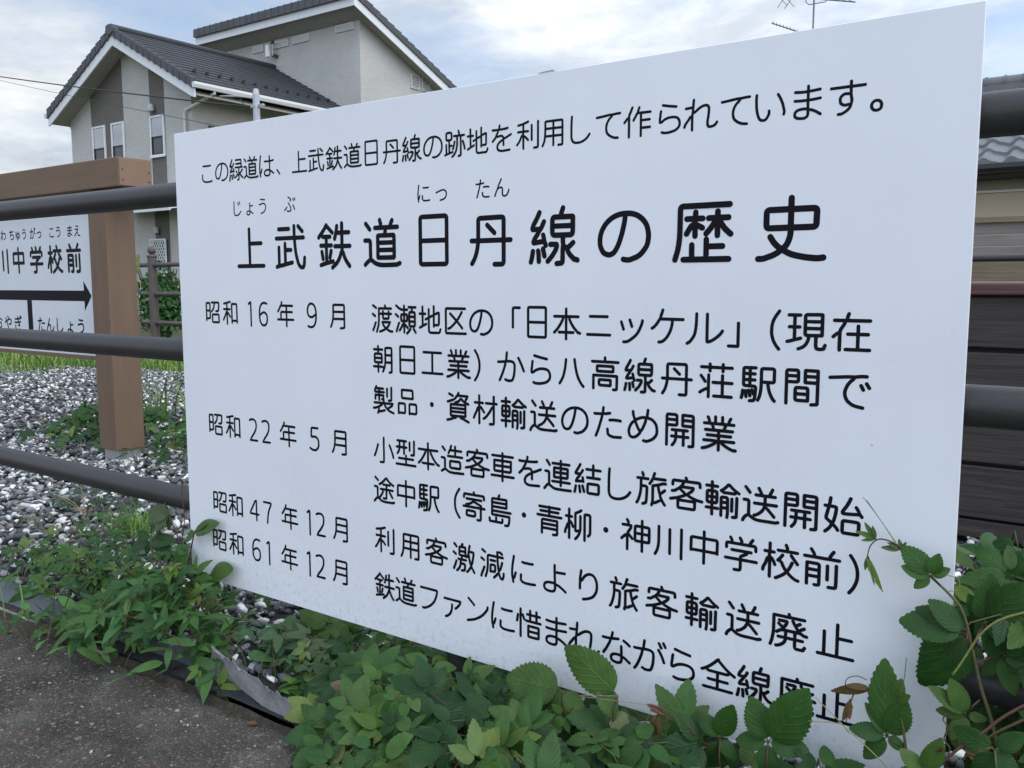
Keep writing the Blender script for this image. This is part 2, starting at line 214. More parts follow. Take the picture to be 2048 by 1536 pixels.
 [[133,-8,133,160],[91,88,176,88],[44,75,36,70,30,68,27,64,25,64,23,60,16,56,9,47],[44,-8,44,67,49,90,55,96,65,114,67,124,66,126,16,126],[44,75,55,74,74,54],[42,156,51,145,50,140],[133,46,91,46,91,128,140,129,176,128,176,46,133,46]],
 [[48,103,21,103,20,105,23,114,33,128,45,149,50,157],[66,125,55,106,46,97,45,92,27,71,23,58],[24,60,36,60,70,64],[134,159,134,88],[91,134,180,134],[96,88,175,88],[66,84,71,61],[45,34,50,0],[22,32,17,6,14,-3],[76,5,66,37],[135,0,99,0,99,53,134,54,170,54,170,0,135,0]],
 [[88,92,181,92],[135,92,135,-1,133,-7,126,-8,118,-11],[167,92,167,153,96,153],[22,58,28,71,44,89,47,97,53,105,55,106,69,126],[24,60,35,60,59,64,70,64],[167,122,100,122],[182,71,154,46,142,43,130,36,122,35,90,12],[149,43,151,37,155,30,169,17,185,6],[48,103,43,104,22,103,21,106,23,114,41,142,49,158],[65,84,69,76,72,61],[64,39,71,11],[47,0,45,23,43,33],[103,61,111,52],[22,32,18,10,12,-11]],
 [[61,84,64,74,64,69,71,50],[65,64,26,59,23,60,27,71,42,90,45,97,54,107,64,127],[173,111,96,111],[152,41,147,42,138,46],[152,41,159,44,174,57],[152,41,154,31,160,21,169,12,179,3,182,4,190,1],[136,81,136,60,138,51,136,42,135,-4,131,-8,113,-9],[128,142,130,153,136,168],[46,103,21,103,20,105,23,116,39,141,47,157],[79,-1,98,17,112,40,114,49,112,53,89,53],[14,-3,18,10,22,32],[42,33,44,24,45,-1],[67,16,61,39],[173,111,173,138,171,140,97,140,96,106,97,82,172,82,173,111]],
 [[57,104,57,-7],[57,36,44,34,22,22,11,14],[133,160,133,125],[180,144,18,144],[131,-1,131,104],[86,-1,179,-1],[64,160,64,125],[81,68,181,68],[39,71,30,84,17,100]],
 [[135,17,139,22,154,29,174,41],[186,-7,166,-2,144,7,138,10,130,19,126,20,118,28,109,40,108,45,101,60,98,85,98,103,96,104,27,104,26,103,26,78],[88,51,84,42,51,25,44,24,23,17,9,16],[16,53,180,53],[36,161,22,139,23,125,104,125],[30,148,97,148],[56,26,56,3,47,-14],[56,-3,69,-3,109,7],[99,74,99,74],[99,74,91,78,85,78],[99,74,99,74],[61,73,61,151],[146,73,165,74,168,77,169,79,170,158],[132,150,132,99]],
 [[42,46,157,46],[42,68,157,68],[104,164,98,153,93,146,74,127],[98,148,174,147],[171,146,168,135,164,131,159,123],[76,92,76,101,77,103,100,111,111,118,120,128,123,129,128,127,136,119,149,110,180,99],[59,144,30,156],[82,11,69,9,36,-4,14,-8],[18,106,52,117,63,121],[120,11,130,9,158,-1,171,-7,182,-10],[42,46,42,89,44,92,155,92,157,89,157,57,157,24,154,21,45,21,42,24,42,46]],
 [[23,8,22,72],[10,3,28,9,45,12,55,16,79,21],[49,15,48,103],[136,127,136,140,138,143,135,147,132,159],[48,103,23,103,23,152,44,153,70,152,70,104,48,103],[181,127,90,127],[151,127,151,1,149,-5,147,-7,130,-9],[48,64,71,64],[120,127,120,66,114,40,109,26,101,13,88,-2,75,-11],[97,89,92,66,82,40],[186,36,180,62,173,80,169,88]],
 [[98,159,98,-8],[23,142,174,142],[38,82,160,82],[17,21,180,21],[160,82,160,113,159,114,39,114,38,113,38,76,38,50,159,50,160,82]],
 [[20,82,73,82],[130,61,95,61],[94,120,110,131,128,149,130,153,136,155,162,131,188,116],[97,121,105,112,166,112,172,118,174,123],[95,33,130,33],[95,-8,95,88,129,88,130,2,127,-14],[15,25,77,25],[46,-8,46,160],[16,139,75,139],[152,22,152,84],[178,91,177,-4,174,-7,157,-9],[20,82,20,113,72,113,73,88,72,53,20,53,20,82]],
 [[145,124,148,136,154,146,159,158],[173,123,76,123],[69,19,83,24,96,33,107,43,115,55,122,71,123,86,123,123],[122,66,131,63,163,31,169,24],[70,81,180,81],[41,17,41,93,16,93],[41,17,34,16,27,11,15,-2,15,-5,11,-13],[41,17,48,14,59,6,68,1,89,-4,172,-4,180,-4,181,-2,190,0],[91,158,104,134],[24,158,46,132]],
 [[152,110,93,110],[122,110,121,21,118,18,95,17],[42,17,42,90,16,91],[42,17,31,11,12,-9],[42,17,54,12,69,2,76,-1,89,-4,106,-6,160,-5,179,-4,180,-2,190,0],[70,78,178,78],[61,22,80,42,91,62],[151,61,163,47,175,30],[60,109,80,121,91,129,102,138,116,153,120,155,126,153,138,141,156,127,185,112],[48,135,23,154]],
 [[124,98,124,160],[66,97,180,97],[86,136,172,135],[93,163,88,149,87,142,79,131,72,117],[42,14,42,83,16,84],[42,14,38,11,34,10,16,-2],[42,14,49,12,72,-1,86,-4,122,-5,189,-2],[43,132,24,152],[165,42,164,68,84,68,83,51,84,25,164,25,165,42]],
 [[63,38,180,38],[120,17,120,160],[76,92,166,92],[41,17,41,93,16,93],[41,17,35,17,29,14,9,-9],[41,17,66,1,82,-4,93,-5,149,-5,187,-4],[66,143,177,143],[45,131,38,142,26,156],[120,64,77,64,76,66,76,116,78,118,127,118,165,118,166,117,166,65,120,64]],
 [[163,79,82,79],[117,107,118,119,120,121,121,133],[82,52,163,52],[44,17,44,89,16,89],[44,17,30,10,16,-2],[44,17,52,14,63,6,72,2,91,-3,114,-4,172,-3,179,-2,182,0,190,2],[97,135,97,145,98,150,95,154,93,163],[68,135,180,135],[144,135,146,146,154,160],[22,152,42,130],[163,79,163,104,161,106,84,106,82,104,82,41,82,25,84,24,161,24,163,26,163,79]],
 [[53,155,38,135,18,117,10,108],[52,150,59,148,86,125],[52,9,52,110],[88,14,66,10,61,10,20,0],[21,76,80,76],[111,150,108,130,98,101],[107,124,175,124],[99,72,180,72],[23,120,33,110,73,110],[84,-10,105,5,115,14,126,31,132,47,134,48,138,56,138,159],[138,51,144,47,150,30,159,15,177,-5],[78,55,71,28],[27,52,30,39,33,24]],
 [[77,73,77,45,75,21,68,6,56,-8],[52,39,145,39],[82,126,24,126],[24,97,82,98,81,153,25,153,24,-8],[55,73,141,73],[114,126,173,126],[173,97,116,97,114,99,114,151,115,153,173,152,173,0,173,-3,170,-6,150,-8],[119,73,119,-4]],
 [[82,125,25,125],[25,96,82,97,81,153,25,152,25,-8],[114,125,173,125],[173,96,116,96,114,97,114,151,115,153,172,153,173,151,173,-1,172,-4,169,-6,145,-8],[128,40,68,40],[128,40,127,70,68,70,68,33,68,9,127,9,128,10,128,40]],
 [[152,23,47,23],[124,-10,146,-8,150,-6,152,-2,152,71,151,73,48,73,47,-8],[152,48,47,48],[37,123,160,123],[98,99,98,151],[17,97,180,97],[30,148,169,148]],
 [[55,64,55,153],[23,93,80,93],[112,85,176,85,176,152,112,151,112,54,107,23,102,6,96,-5],[23,123,80,123],[82,24,74,24,72,26,66,44],[55,-11,64,-9,72,-9,75,-8,79,-2,82,14,84,37,85,62,23,64,23,152,84,153],[145,85,145,77,148,58,154,36,166,12,171,4,179,-4],[57,14,49,41],[19,39,18,21,13,2],[34,38,37,9]],
 [[100,141,99,150,97,157,98,163],[18,140,179,140],[26,-7,26,64,27,65,170,65,172,64,171,-1,170,-6,166,-8,151,-9],[95,88,52,88,49,90,49,115,51,117,104,117,147,117,149,114,149,90,146,88,95,88],[62,37,62,39,64,42,131,42,133,40,133,15,132,12,62,12,62,37]],
 [[181,167,162,140,152,121,146,99,145,67,146,53,153,28,161,13,170,-1,182,-15]],
 [[18,165,37,138,48,110,52,88,52,64,49,44,41,23,34,8,17,-15]],
]
# lettering of the panel: (line, words, ink centre of every character in mm from the left edge, row in mm from the top edge)
LINES = [
 ('intro', 'この緑道は、上武鉄道日丹線の跡地を利用して作られています。', [102, 147, 190, 233, 277, 309, 365, 408, 452, 497, 540, 586, 629, 673, 717, 761, 806, 852, 895, 941, 985, 1029, 1076, 1119, 1165, 1209, 1254, 1300, 1332], 83),
 ('heading', '上武鉄道日丹線の歴史', [225, 335, 448, 561, 672, 785, 898, 1011, 1125, 1239], 230),
 ('ruby', 'じょうぶにったん', [190, 226, 262, 337, 653, 689, 770, 806], 154),
 ('date1', '昭和16年9月', [103, 157, 216, 255, 317, 387, 452], 351),
 ('date2', '昭和22年5月', [99, 153, 215, 252, 314, 385, 449], 573.5),
 ('date3', '昭和47年12月', [103, 152, 210, 249, 312, 364, 396, 447], 731),
 ('date4', '昭和61年12月', [97, 150, 212, 247, 308, 361, 393, 444], 810),
 ('body1', '渡瀬地区の「日本ニッケル」（現在', [559, 611, 663, 716, 766, 832, 869, 921, 973, 1025, 1078, 1131, 1170, 1224, 1262, 1315], 353.5),
 ('body2', '朝日工業）から八高線丹荘駅間で', [558, 613, 667, 721, 758, 822, 876, 929, 984, 1038, 1093, 1148, 1204, 1259, 1315], 421.5),
 ('body3', '製品・資材輸送のため開業', [558, 612, 665, 719, 773, 827, 881, 935, 989, 1044, 1099, 1154], 490),
 ('body4', '小型本造客車を連結し旅客輸送開始', [557, 607, 657, 707, 757, 806, 857, 906, 957, 1009, 1058, 1110, 1161, 1212, 1263, 1314], 576),
 ('body5', '途中駅（寄島・青柳・神川中学校前）', [556, 606, 656, 716, 750, 801, 846, 892, 941, 988, 1035, 1085, 1137, 1188, 1240, 1291, 1329], 645),
 ('body6', '利用客激減により旅客輸送廃止', [555, 613, 671, 729, 786, 845, 902, 960, 1018, 1077, 1136, 1194, 1253, 1311], 733),
 ('body7', '鉄道ファンに惜まれながら全線廃止', [553, 603, 654, 704, 756, 806, 855, 905, 953, 1007, 1060, 1110, 1161, 1211, 1266, 1314], 815),
]
STATION = 'かみかわちゅうがっこうまえ神川中学校前あおやぎたんしょう'
# ------------------------------------------------------------------ helpers
Rm = np.array(R)
def ray(x, y):
    d = np.array([(x - 1024) / FPX, (y - 768) / FPX, 1.0])
    return Rm.T @ d
def on_y(x, y, Y):                              # the point of plane y = Y seen at photo pixel (x, y)
    r = ray(x, y); c = np.array(CAM); return Vector(c + r * ((Y - c[1]) / r[1]))
def on_z(x, y, Z=0.0):
    r = ray(x, y); c = np.array(CAM); return Vector(c + r * ((Z - c[2]) / r[2]))
def on_x(x, y, X):
    r = ray(x, y); c = np.array(CAM); return Vector(c + r * ((X - c[0]) / r[0]))

class MB:
    """collects shapes, then links them as one mesh object"""
    def __init__(s):
        s.v = []; s.f = []; s.uv = None; s.tint = None
    def add(s, vs, fs):
        b = len(s.v); s.v.extend(tuple(p) for p in vs); s.f.extend(tuple(i + b for i in f) for f in fs)
        return s
    def box(s, x0, x1, y0, y1, z0, z1):
        return s.add([(x0, y0, z0), (x1, y0, z0), (x1, y1, z0), (x0, y1, z0), (x0, y0, z1), (x1, y0, z1), (x1, y1, z1), (x0, y1, z1)],
                     [(0, 3, 2, 1), (4, 5, 6, 7), (0, 1, 5, 4), (1, 2, 6, 5), (2, 3, 7, 6), (3, 0, 4, 7)])
    def prism(s, pts, d):                       # polygon extruded by vector d
        n = len(pts); d = Vector(d)
        vs = [Vector(p) for p in pts] + [Vector(p) + d for p in pts]
        return s.add(vs, [tuple(range(n))[::-1], tuple(range(n, 2 * n))] + [(i, (i + 1) % n, n + (i + 1) % n, n + i) for i in range(n)])
    def bar(s, a, b, w, h, up=(0, 0, 1)):       # rectangular bar from a to b, h along up, w across
        a, b = Vector(a), Vector(b); d = (b - a).normalized(); u = Vector(up)
        sd = d.cross(u).normalized(); u = sd.cross(d).normalized()
        q = [a + sd * sx * w / 2 + u * sz * h / 2 for sx, sz in ((-1, -1), (1, -1), (1, 1), (-1, 1))]
        return s.prism(q, b - a)
    def tube(s, pts, r, n=8, cap=True):
        pts = [Vector(p) for p in pts]; m = len(pts)
        rs = r if isinstance(r, (list, tuple)) else [r] * m
        ref = Vector((0.13, 0.27, 0.95)); b = len(s.v)
        prev = None
        for i, p in enumerate(pts):
            d = (pts[min(i + 1, m - 1)] - pts[max(i - 1, 0)])
            d = d.normalized() if d.length > 1e-9 else Vector((0, 0, 1))
            if prev is None:
                x = d.cross(ref if abs(d.dot(ref)) < 0.95 else Vector((1, 0, 0))).normalized()
            else:
                x = (prev - d * prev.dot(d)).normalized()
            prev = x; y = d.cross(x)
            for k in range(n):
                a = 2 * pi * k / n
                s.v.append(tuple(p + (x * cos(a) + y * sin(a)) * rs[i]))
        for i in range(m - 1):
            for k in range(n):
                k2 = (k + 1) % n
                s.f.append((b + i * n + k, b + i * n + k2, b + (i + 1) * n + k2, b + (i + 1) * n + k))
        if cap:
            s.f.append(tuple(b + k for k in range(n))[::-1]); s.f.append(tuple(b + (m - 1) * n + k for k in range(n)))
        return s
    def lathe(s, c, prof, n=24):                # profile (r, z) about the vertical through c
        c = Vector(c); b = len(s.v); m = len(prof)
        for r, z in prof:
            for k in range(n):
                a = 2 * pi * k / n; s.v.append((c.x + r * cos(a), c.y + r * sin(a), c.z + z))
        for i in range(m - 1):
            for k in range(n):
                k2 = (k + 1) % n
                s.f.append((b + i * n + k, b + i * n + k2, b + (i + 1) * n + k2, b + (i + 1) * n + k))
        s.f.append(tuple(b + k for k in range(n))[::-1]); s.f.append(tuple(b + (m - 1) * n + k for k in range(n)))
        return s
    def build(s, name, m, parent=None, smooth=False, bevel=0.0, segs=2, angle=40):
        me = bpy.data.meshes.new(name)
        off = world_loc(parent)
        me.from_pydata([(x - off.x, y - off.y, z - off.z) for x, y, z in s.v], [], s.f)
        me.validate(); me.update()
        if m: me.materials.append(m)
        if s.uv is not None:
            u = me.uv_layers.new(name='UVMap')
            li = np.zeros(len(me.loops), int); me.loops.foreach_get('vertex_index', li)
            u.data.foreach_set('uv', np.array(s.uv, float)[li].ravel())
        if s.tint is not None:
            a = me.color_attributes.new('tint', 'FLOAT_COLOR', 'POINT')
            a.data.foreach_set('color', np.array(s.tint, float).ravel())
        o = bpy.data.objects.new(name, me); COL.objects.link(o)
        if parent: o.parent = parent
        if smooth:
            me.polygons.foreach_set('use_smooth', [True] * len(me.polygons))
            if smooth == 'angle':
                mark_sharp(me, radians(angle))
        if bevel:
            b = o.modifiers.new('bevel', 'BEVEL'); b.width = bevel; b.segments = segs; b.limit_method = 'ANGLE'; b.angle_limit = radians(40)
        return o
def mark_sharp(me, ang):
    bm = bmesh.new(); bm.from_mesh(me)
    for e in bm.edges:
        if len(e.link_faces) == 2 and e.calc_face_angle(0) > ang: e.smooth = False
    bm.to_mesh(me); bm.free()
def world_loc(p):
    v = Vector((0, 0, 0))
    while p: v += p.location; p = p.parent
    return v
def tag(o, label=None, cat=None, group=None, kind=None):
    if label: o['label'] = label
    if cat: o['category'] = cat
    if group: o['group'] = group
    if kind: o['kind'] = kind
    return o
def thing(name, label, cat, loc=(0, 0, 0), group=None):
    o = bpy.data.objects.new(name, None); o.empty_display_size = 0.1
    o.location = loc; COL.objects.link(o)
    return tag(o, label, cat, group)

# ---- materials
def mat(name, col, rough=0.6, spec=0.4, metal=0.0, var=0.0, vscale=6.0, bump=0.0, bscale=60.0, stretch=(1, 1, 1), col2=None, coat=0.0):
    m = bpy.data.materials.new(name); m.use_nodes = True
    t = m.node_tree; p = t.nodes['Principled BSDF']
    p.inputs['Roughness'].default_value = rough; p.inputs['Metallic'].default_value = metal
    p.inputs['Specular IOR Level'].default_value = spec
    p.inputs['Coat Weight'].default_value = coat
    p.inputs['Base Color'].default_value = (*col, 1)
    tcn = t.nodes.new('ShaderNodeTexCoord'); mp = t.nodes.new('ShaderNodeMapping'); mp.inputs['Scale'].default_value = stretch
    t.links.new(tcn.outputs['Object'], mp.inputs[0])
    if var or col2:
        n = t.nodes.new('ShaderNodeTexNoise'); n.inputs['Scale'].default_value = vscale; n.inputs['Detail'].default_value = 7
        n.inputs['Roughness'].default_value = 0.65
        t.links.new(mp.outputs[0], n.inputs['Vector'])
        r = t.nodes.new('ShaderNodeValToRGB'); r.color_ramp.elements[0].position = 0.3; r.color_ramp.elements[1].position = 0.7
        c2 = col2 or tuple(min(1, c * (1 + var)) for c in col)
        c1 = col if col2 else tuple(c * (1 - var) for c in col)
        r.color_ramp.elements[0].color = (*c1, 1); r.color_ramp.elements[1].color = (*c2, 1)
        t.links.new(n.outputs['Fac'], r.inputs[0]); t.links.new(r.outputs[0], p.inputs['Base Color'])
    if bump:
        n2 = t.nodes.new('ShaderNodeTexNoise'); n2.inputs['Scale'].default_value = bscale; n2.inputs['Detail'].default_value = 5
        t.links.new(mp.outputs[0], n2.inputs['Vector'])
        b = t.nodes.new('ShaderNodeBump'); b.inputs['Strength'].default_value = bump; b.inputs['Distance'].default_value = 0.01
        t.links.new(n2.outputs['Fac'], b.inputs['Height']); t.links.new(b.outputs[0], p.inputs['Normal'])
    return m
class NG:                                        # small node-graph helper
    def __init__(s, m):
        s.t = m.node_tree; s.p = s.t.nodes['Principled BSDF']
    def n(s, typ, ins=None, **k):
        n = s.t.nodes.new(typ)
        for a, v in k.items(): setattr(n, a, v)
        for a, v in (ins or {}).items():
            if isinstance(v, bpy.types.NodeSocket): s.t.links.new(v, n.inputs[a])
            else: n.inputs[a].default_value = v
        return n
    def ramp(s, fac, stops, interp='LINEAR'):
        r = s.t.nodes.new('ShaderNodeValToRGB'); r.color_ramp.interpolation = interp
        e = r.color_ramp.elements
        while len(e) < len(stops): e.new(0.5)
        for el, (p, c) in zip(e, stops):
            el.position = p; el.color = (*c, 1) if len(c) == 3 else c
        s.t.links.new(fac, r.inputs[0]); return r.outputs[0]
    def link(s, a, b): s.t.links.new(a, b)
def newmat(name, rough=0.6, spec=0.4):
    m = bpy.data.materials.new(name); m.use_nodes = True
    g = NG(m); g.p.inputs['Roughness'].default_value = rough; g.p.inputs['Specular IOR Level'].default_value = spec
    return m, g

M = {}
def panel_material():
    m, g = newmat('sign_panel_white', 0.30, 0.45)
    o = g.n('ShaderNodeTexCoord').outputs['Object']
    a = g.n('ShaderNodeTexNoise', {'Vector': o, 'Scale': 3.0, 'Detail': 6.0, 'Roughness': 0.6})
    c = g.ramp(a.outputs['Fac'], [(0.3, (0.745, 0.760, 0.790)), (0.7, (0.80, 0.815, 0.840))])
    # fine specks of dirt stuck on the film
    v = g.n('ShaderNodeTexVoronoi', {'Vector': o, 'Scale': 11.0})
    rad = g.n('ShaderNodeMath', {0: v.outputs['Distance'], 1: 0.014}, operation='LESS_THAN')
    sel = g.n('ShaderNodeSeparateColor', {0: v.outputs['Color']})
    few = g.n('ShaderNodeMath', {0: sel.outputs[0], 1: 0.62}, operation='GREATER_THAN')
    k = g.n('ShaderNodeMath', {0: rad.outputs[0], 1: few.outputs[0]}, operation='MULTIPLY')
    mx = g.n('ShaderNodeMixRGB', {0: k.outputs[0], 1: c, 2: (0.42, 0.43, 0.44, 1)})
    # faint vertical rain streaks
    st = g.n('ShaderNodeMapping', {'Vector': o, 'Scale': (26, 26, 1.2)})
    sn = g.n('ShaderNodeTexNoise', {'Vector': st.outputs[0], 'Scale': 1.0, 'Detail': 4.0})
    sr = g.ramp(sn.outputs['Fac'], [(0.45, (1, 1, 1)), (0.75, (0.994, 0.994, 0.992))])
    mm = g.n('ShaderNodeMixRGB', {0: 1.0, 1: mx.outputs[0], 2: sr}, blend_type='MULTIPLY')
    # mud splashed up along the foot of the panel, thinning out upwards
    sz = g.n('ShaderNodeSeparateXYZ', {0: o})
    foot = g.ramp(sz.outputs[2], [(0.0, (1, 1, 1)), (0.10, (0.35, 0.35, 0.35)), (0.26, (0, 0, 0))])
    dots = g.n('ShaderNodeTexNoise', {'Vector': o, 'Scale': 95.0, 'Detail': 4.0, 'Roughness': 0.7})
    dk = g.ramp(dots.outputs['Fac'], [(0.52, (0, 0, 0)), (0.72, (0.5, 0.5, 0.5))])
    sp = g.n('ShaderNodeMath', {0: foot, 1: dk}, operation='MULTIPLY')
    mm = g.n('ShaderNodeMixRGB', {0: sp.outputs[0], 1: mm.outputs[0], 2: (0.36, 0.34, 0.29, 1)})
    g.link(mm.outputs[0], g.p.inputs['Base Color'])
    rr = g.ramp(a.outputs['Fac'], [(0.3, (0.24,) * 3), (0.7, (0.38,) * 3)]); g.link(rr, g.p.inputs['Roughness'])
    b2 = g.n('ShaderNodeTexNoise', {'Vector': o, 'Scale': 1.6, 'Detail': 2.0})
    bp = g.n('ShaderNodeBump', {'Height': b2.outputs['Fac'], 'Strength': 0.12, 'Distance': 0.02}); g.link(bp.outputs[0], g.p.inputs['Normal'])
    return m
M['panel'] = panel_material()
M['panel_old'] = mat('board_white', (0.64, 0.665, 0.69), 0.4, 0.4, var=0.04, vscale=5)
M['letter'] = mat('black_film', (0.008, 0.007, 0.011), 0.45, 0.10)
M['pipe'] = mat('dark_brown_coated_steel', (0.040, 0.036, 0.036), 0.42, 0.36, var=0.12, vscale=9, bump=0.05, bscale=240)
M['pipe_far'] = mat('weathered_brown_coated_steel', (0.085, 0.068, 0.062), 0.5, 0.4, var=0.18, vscale=5)
M['brownwood'] = mat('brown_wood_board', (0.165, 0.107, 0.070), 0.62, 0.3, var=0.10, vscale=4, bump=0.10, bscale=40, stretch=(7, 7, 0.8))
M['brownbeam'] = mat('brown_wood_beam', (0.165, 0.107, 0.070), 0.62, 0.3, var=0.10, vscale=4, bump=0.10, bscale=40, stretch=(0.8, 7, 7))
M['galv'] = mat('galvanised_steel', (0.42, 0.43, 0.44), 0.45, 0.5, metal=0.6, var=0.1, vscale=20)
M['screw'] = mat('dark_screw', (0.03, 0.02, 0.018), 0.5)
M['white_trim'] = mat('white_trim', (0.70, 0.71, 0.71), 0.45, 0.4, var=0.03, vscale=3)
M['gutter'] = mat('white_pvc', (0.62, 0.62, 0.60), 0.35, 0.45)
M['soffit'] = mat('beige_soffit', (0.34, 0.33, 0.28), 0.7, 0.3)
M['tile'] = mat('dark_roof_tile', (0.030, 0.032, 0.036), 0.52, 0.40, var=0.18, vscale=2.5, bump=0.05, bscale=80)
M['tilegrey'] = mat('grey_roof_tile', (0.070, 0.072, 0.078), 0.55, 0.4, var=0.15, vscale=3)
M['black'] = mat('black_plastic', (0.02, 0.02, 0.022), 0.5)
M['cable'] = mat('black_cable', (0.025, 0.027, 0.028), 0.6)
M['greyplastic'] = mat('pale_grey_plastic', (0.48, 0.48, 0.47), 0.5)
M['lampbrown'] = mat('dark_brown_box', (0.07, 0.06, 0.05), 0.5)
M['alu'] = mat('antenna_aluminium', (0.16, 0.17, 0.18), 0.5, metal=0.5)
M['polecap'] = mat('grey_painted_pole', (0.42, 0.44, 0.48), 0.5, var=0.08)

def siding(name, c, scale=1.0):
    m, g = newmat(name, 0.75, 0.25)
    o = g.n('ShaderNodeTexCoord').outputs['Object']
    s = g.n('ShaderNodeSeparateXYZ', {0: o})
    h = g.n('ShaderNodeMath', {0: s.outputs[0], 1: s.outputs[1]}, operation='ADD')
    v = g.n('ShaderNodeCombineXYZ', {0: h.outputs[0], 1: s.outputs[2]})
    b = g.n('ShaderNodeTexBrick', {'Vector': v.outputs[0], 'Color1': (*[x * 0.96 for x in c], 1), 'Color2': (*[x * 1.04 for x in c], 1),
            'Mortar': (*[x * 0.92 for x in c], 1), 'Scale': 3.2, 'Mortar Size': 0.012, 'Brick Width': 0.62, 'Row Height': 0.21, 'Bias': 0.0})
    n = g.n('ShaderNodeTexNoise', {'Vector': o, 'Scale': 1.1, 'Detail': 6.0})
    d = g.ramp(n.outputs['Fac'], [(0.3, (0.93,) * 3), (0.7, (1.05,) * 3)])
    mm = g.n('ShaderNodeMixRGB', {0: 1.0, 1: b.outputs['Color'], 2: d}, blend_type='MULTIPLY')
    g.link(mm.outputs[0], g.p.inputs['Base Color'])
    bp = g.n('ShaderNodeBump', {'Height': b.outputs['Fac'], 'Strength': 0.35, 'Distance': 0.01}); bp.invert = True
    g.link(bp.outputs[0], g.p.inputs['Normal'])
    return m
M['siding'] = siding('grey_siding', (0.475, 0.463, 0.435))
M['siding_dark'] = siding('dark_brown_grey_siding', (0.145, 0.132, 0.115))

def glass_mat():
    m, g = newmat('window_glass', 0.03, 1.0)
    g.p.inputs['Base Color'].default_value = (0.03, 0.035, 0.04, 1)
    g.p.inputs['IOR'].default_value = 2.6
    return m
M['glass'] = glass_mat()

def leaf_mat():
    m, g = newmat('creeper_leaf', 0.44, 0.26)
    at = g.n('ShaderNodeAttribute', attribute_name='tint')
    uv = g.n('ShaderNodeUVMap'); s = g.n('ShaderNodeSeparateXYZ', {0: uv.outputs[0]})
    a = g.n('ShaderNodeMath', {0: s.outputs[0], 1: 0.5}, operation='SUBTRACT')
    a = g.n('ShaderNodeMath', {0: a.outputs[0]}, operation='ABSOLUTE')
    k = g.n('ShaderNodeMath', {0: a.outputs[0], 1: -0.75, 2: s.outputs[1]}, operation='MULTIPLY_ADD')
    k = g.n('ShaderNodeMath', {0: k.outputs[0], 1: 6.5}, operation='MULTIPLY')
    k = g.n('ShaderNodeMath', {0: k.outputs[0]}, operation='FRACT')
    k = g.n('ShaderNodeMath', {0: k.outputs[0], 1: 0.5}, operation='SUBTRACT')
    k = g.n('ShaderNodeMath', {0: k.outputs[0]}, operation='ABSOLUTE')          # 0.5 at a vein .. 0 between
    vein = g.ramp(k.outputs[0], [(0.36, (0, 0, 0)), (0.5, (1, 1, 1))])
    mid = g.ramp(a.outputs[0], [(0.0, (1, 1, 1)), (0.035, (0, 0, 0))])
    vm = g.n('ShaderNodeMixRGB', {0: 1.0, 1: vein, 2: mid}, blend_type='ADD')
    tc_ = g.n('ShaderNodeTexCoord')
    no = g.n('ShaderNodeTexNoise', {'Vector': tc_.outputs['Object'], 'Scale': 45.0, 'Detail': 4.0})
    mo = g.ramp(no.outputs['Fac'], [(0.3, (0.82,) * 3), (0.7, (1.16,) * 3)])
    c0 = g.n('ShaderNodeMixRGB', {0: 1.0, 1: at.outputs['Color'], 2: mo}, blend_type='MULTIPLY')
    vf = g.n('ShaderNodeMath', {0: vm.outputs[0], 1: 0.30}, operation='MULTIPLY'); vf.use_clamp = True
    lt = g.n('ShaderNodeMixRGB', {0: 1.0, 1: c0.outputs[0], 2: (1.7, 1.6, 1.5, 1)}, blend_type='MULTIPLY')
    c1 = g.n('ShaderNodeMixRGB', {0: vf.outputs[0], 1: c0.outputs[0], 2: lt.outputs[0]})
    g.link(c1.outputs[0], g.p.inputs['Base Color'])
    hh = g.n('ShaderNodeMixRGB', {0: 1.0, 1: vm.outputs[0], 2: no.outputs['Fac']}, blend_type='ADD')
    bp = g.n('ShaderNodeBump', {'Height': hh.outputs[0], 'Strength': 0.35, 'Distance': 0.002}); bp.invert = True
    g.link(bp.outputs[0], g.p.inputs['Normal'])
    tr = g.n('ShaderNodeBsdfTranslucent')
    tcol = g.n('ShaderNodeMixRGB', {0: 1.0, 1: c1.outputs[0], 2: (1.5, 1.6, 0.6, 1)}, blend_type='MULTIPLY')
    g.link(tcol.outputs[0], tr.inputs['Color'])
    ms = g.n('ShaderNodeMixShader', {0: 0.2, 1: g.p.outputs[0], 2: tr.outputs[0]})
    g.link(ms.outputs[0], g.t.nodes['Material Output'].inputs[0])
    return m
M['leaf'] = leaf_mat()
def tint_mat(name, rough=0.7, spec=0.3, bump=0.0, bscale=200):
    m, g = newmat(name, rough, spec)
    at = g.n('ShaderNodeAttribute', attribute_name='tint')
    o = g.n('ShaderNodeTexCoord').outputs['Object']
    n = g.n('ShaderNodeTexNoise', {'Vector': o, 'Scale': bscale, 'Detail': 5.0})
    d = g.ramp(n.outputs['Fac'], [(0.3, (0.8,) * 3), (0.7, (1.15,) * 3)])
    mm = g.n('ShaderNodeMixRGB', {0: 1.0, 1: at.outputs['Color'], 2: d}, blend_type='MULTIPLY')
    g.link(mm.outputs[0], g.p.inputs['Base Color'])
    if bump:
        bp = g.n('ShaderNodeBump', {'Height': n.outputs['Fac'], 'Strength': bump, 'Distance': 0.004}); g.link(bp.outputs[0], g.p.inputs['Normal'])
    return m
M['stone'] = tint_mat('pebble_stone', 0.72, 0.3, 0.35, 160)
M['stem'] = tint_mat('vine_stem', 0.6, 0.3)
M['grass'] = tint_mat('grass_blade', 0.55, 0.3)
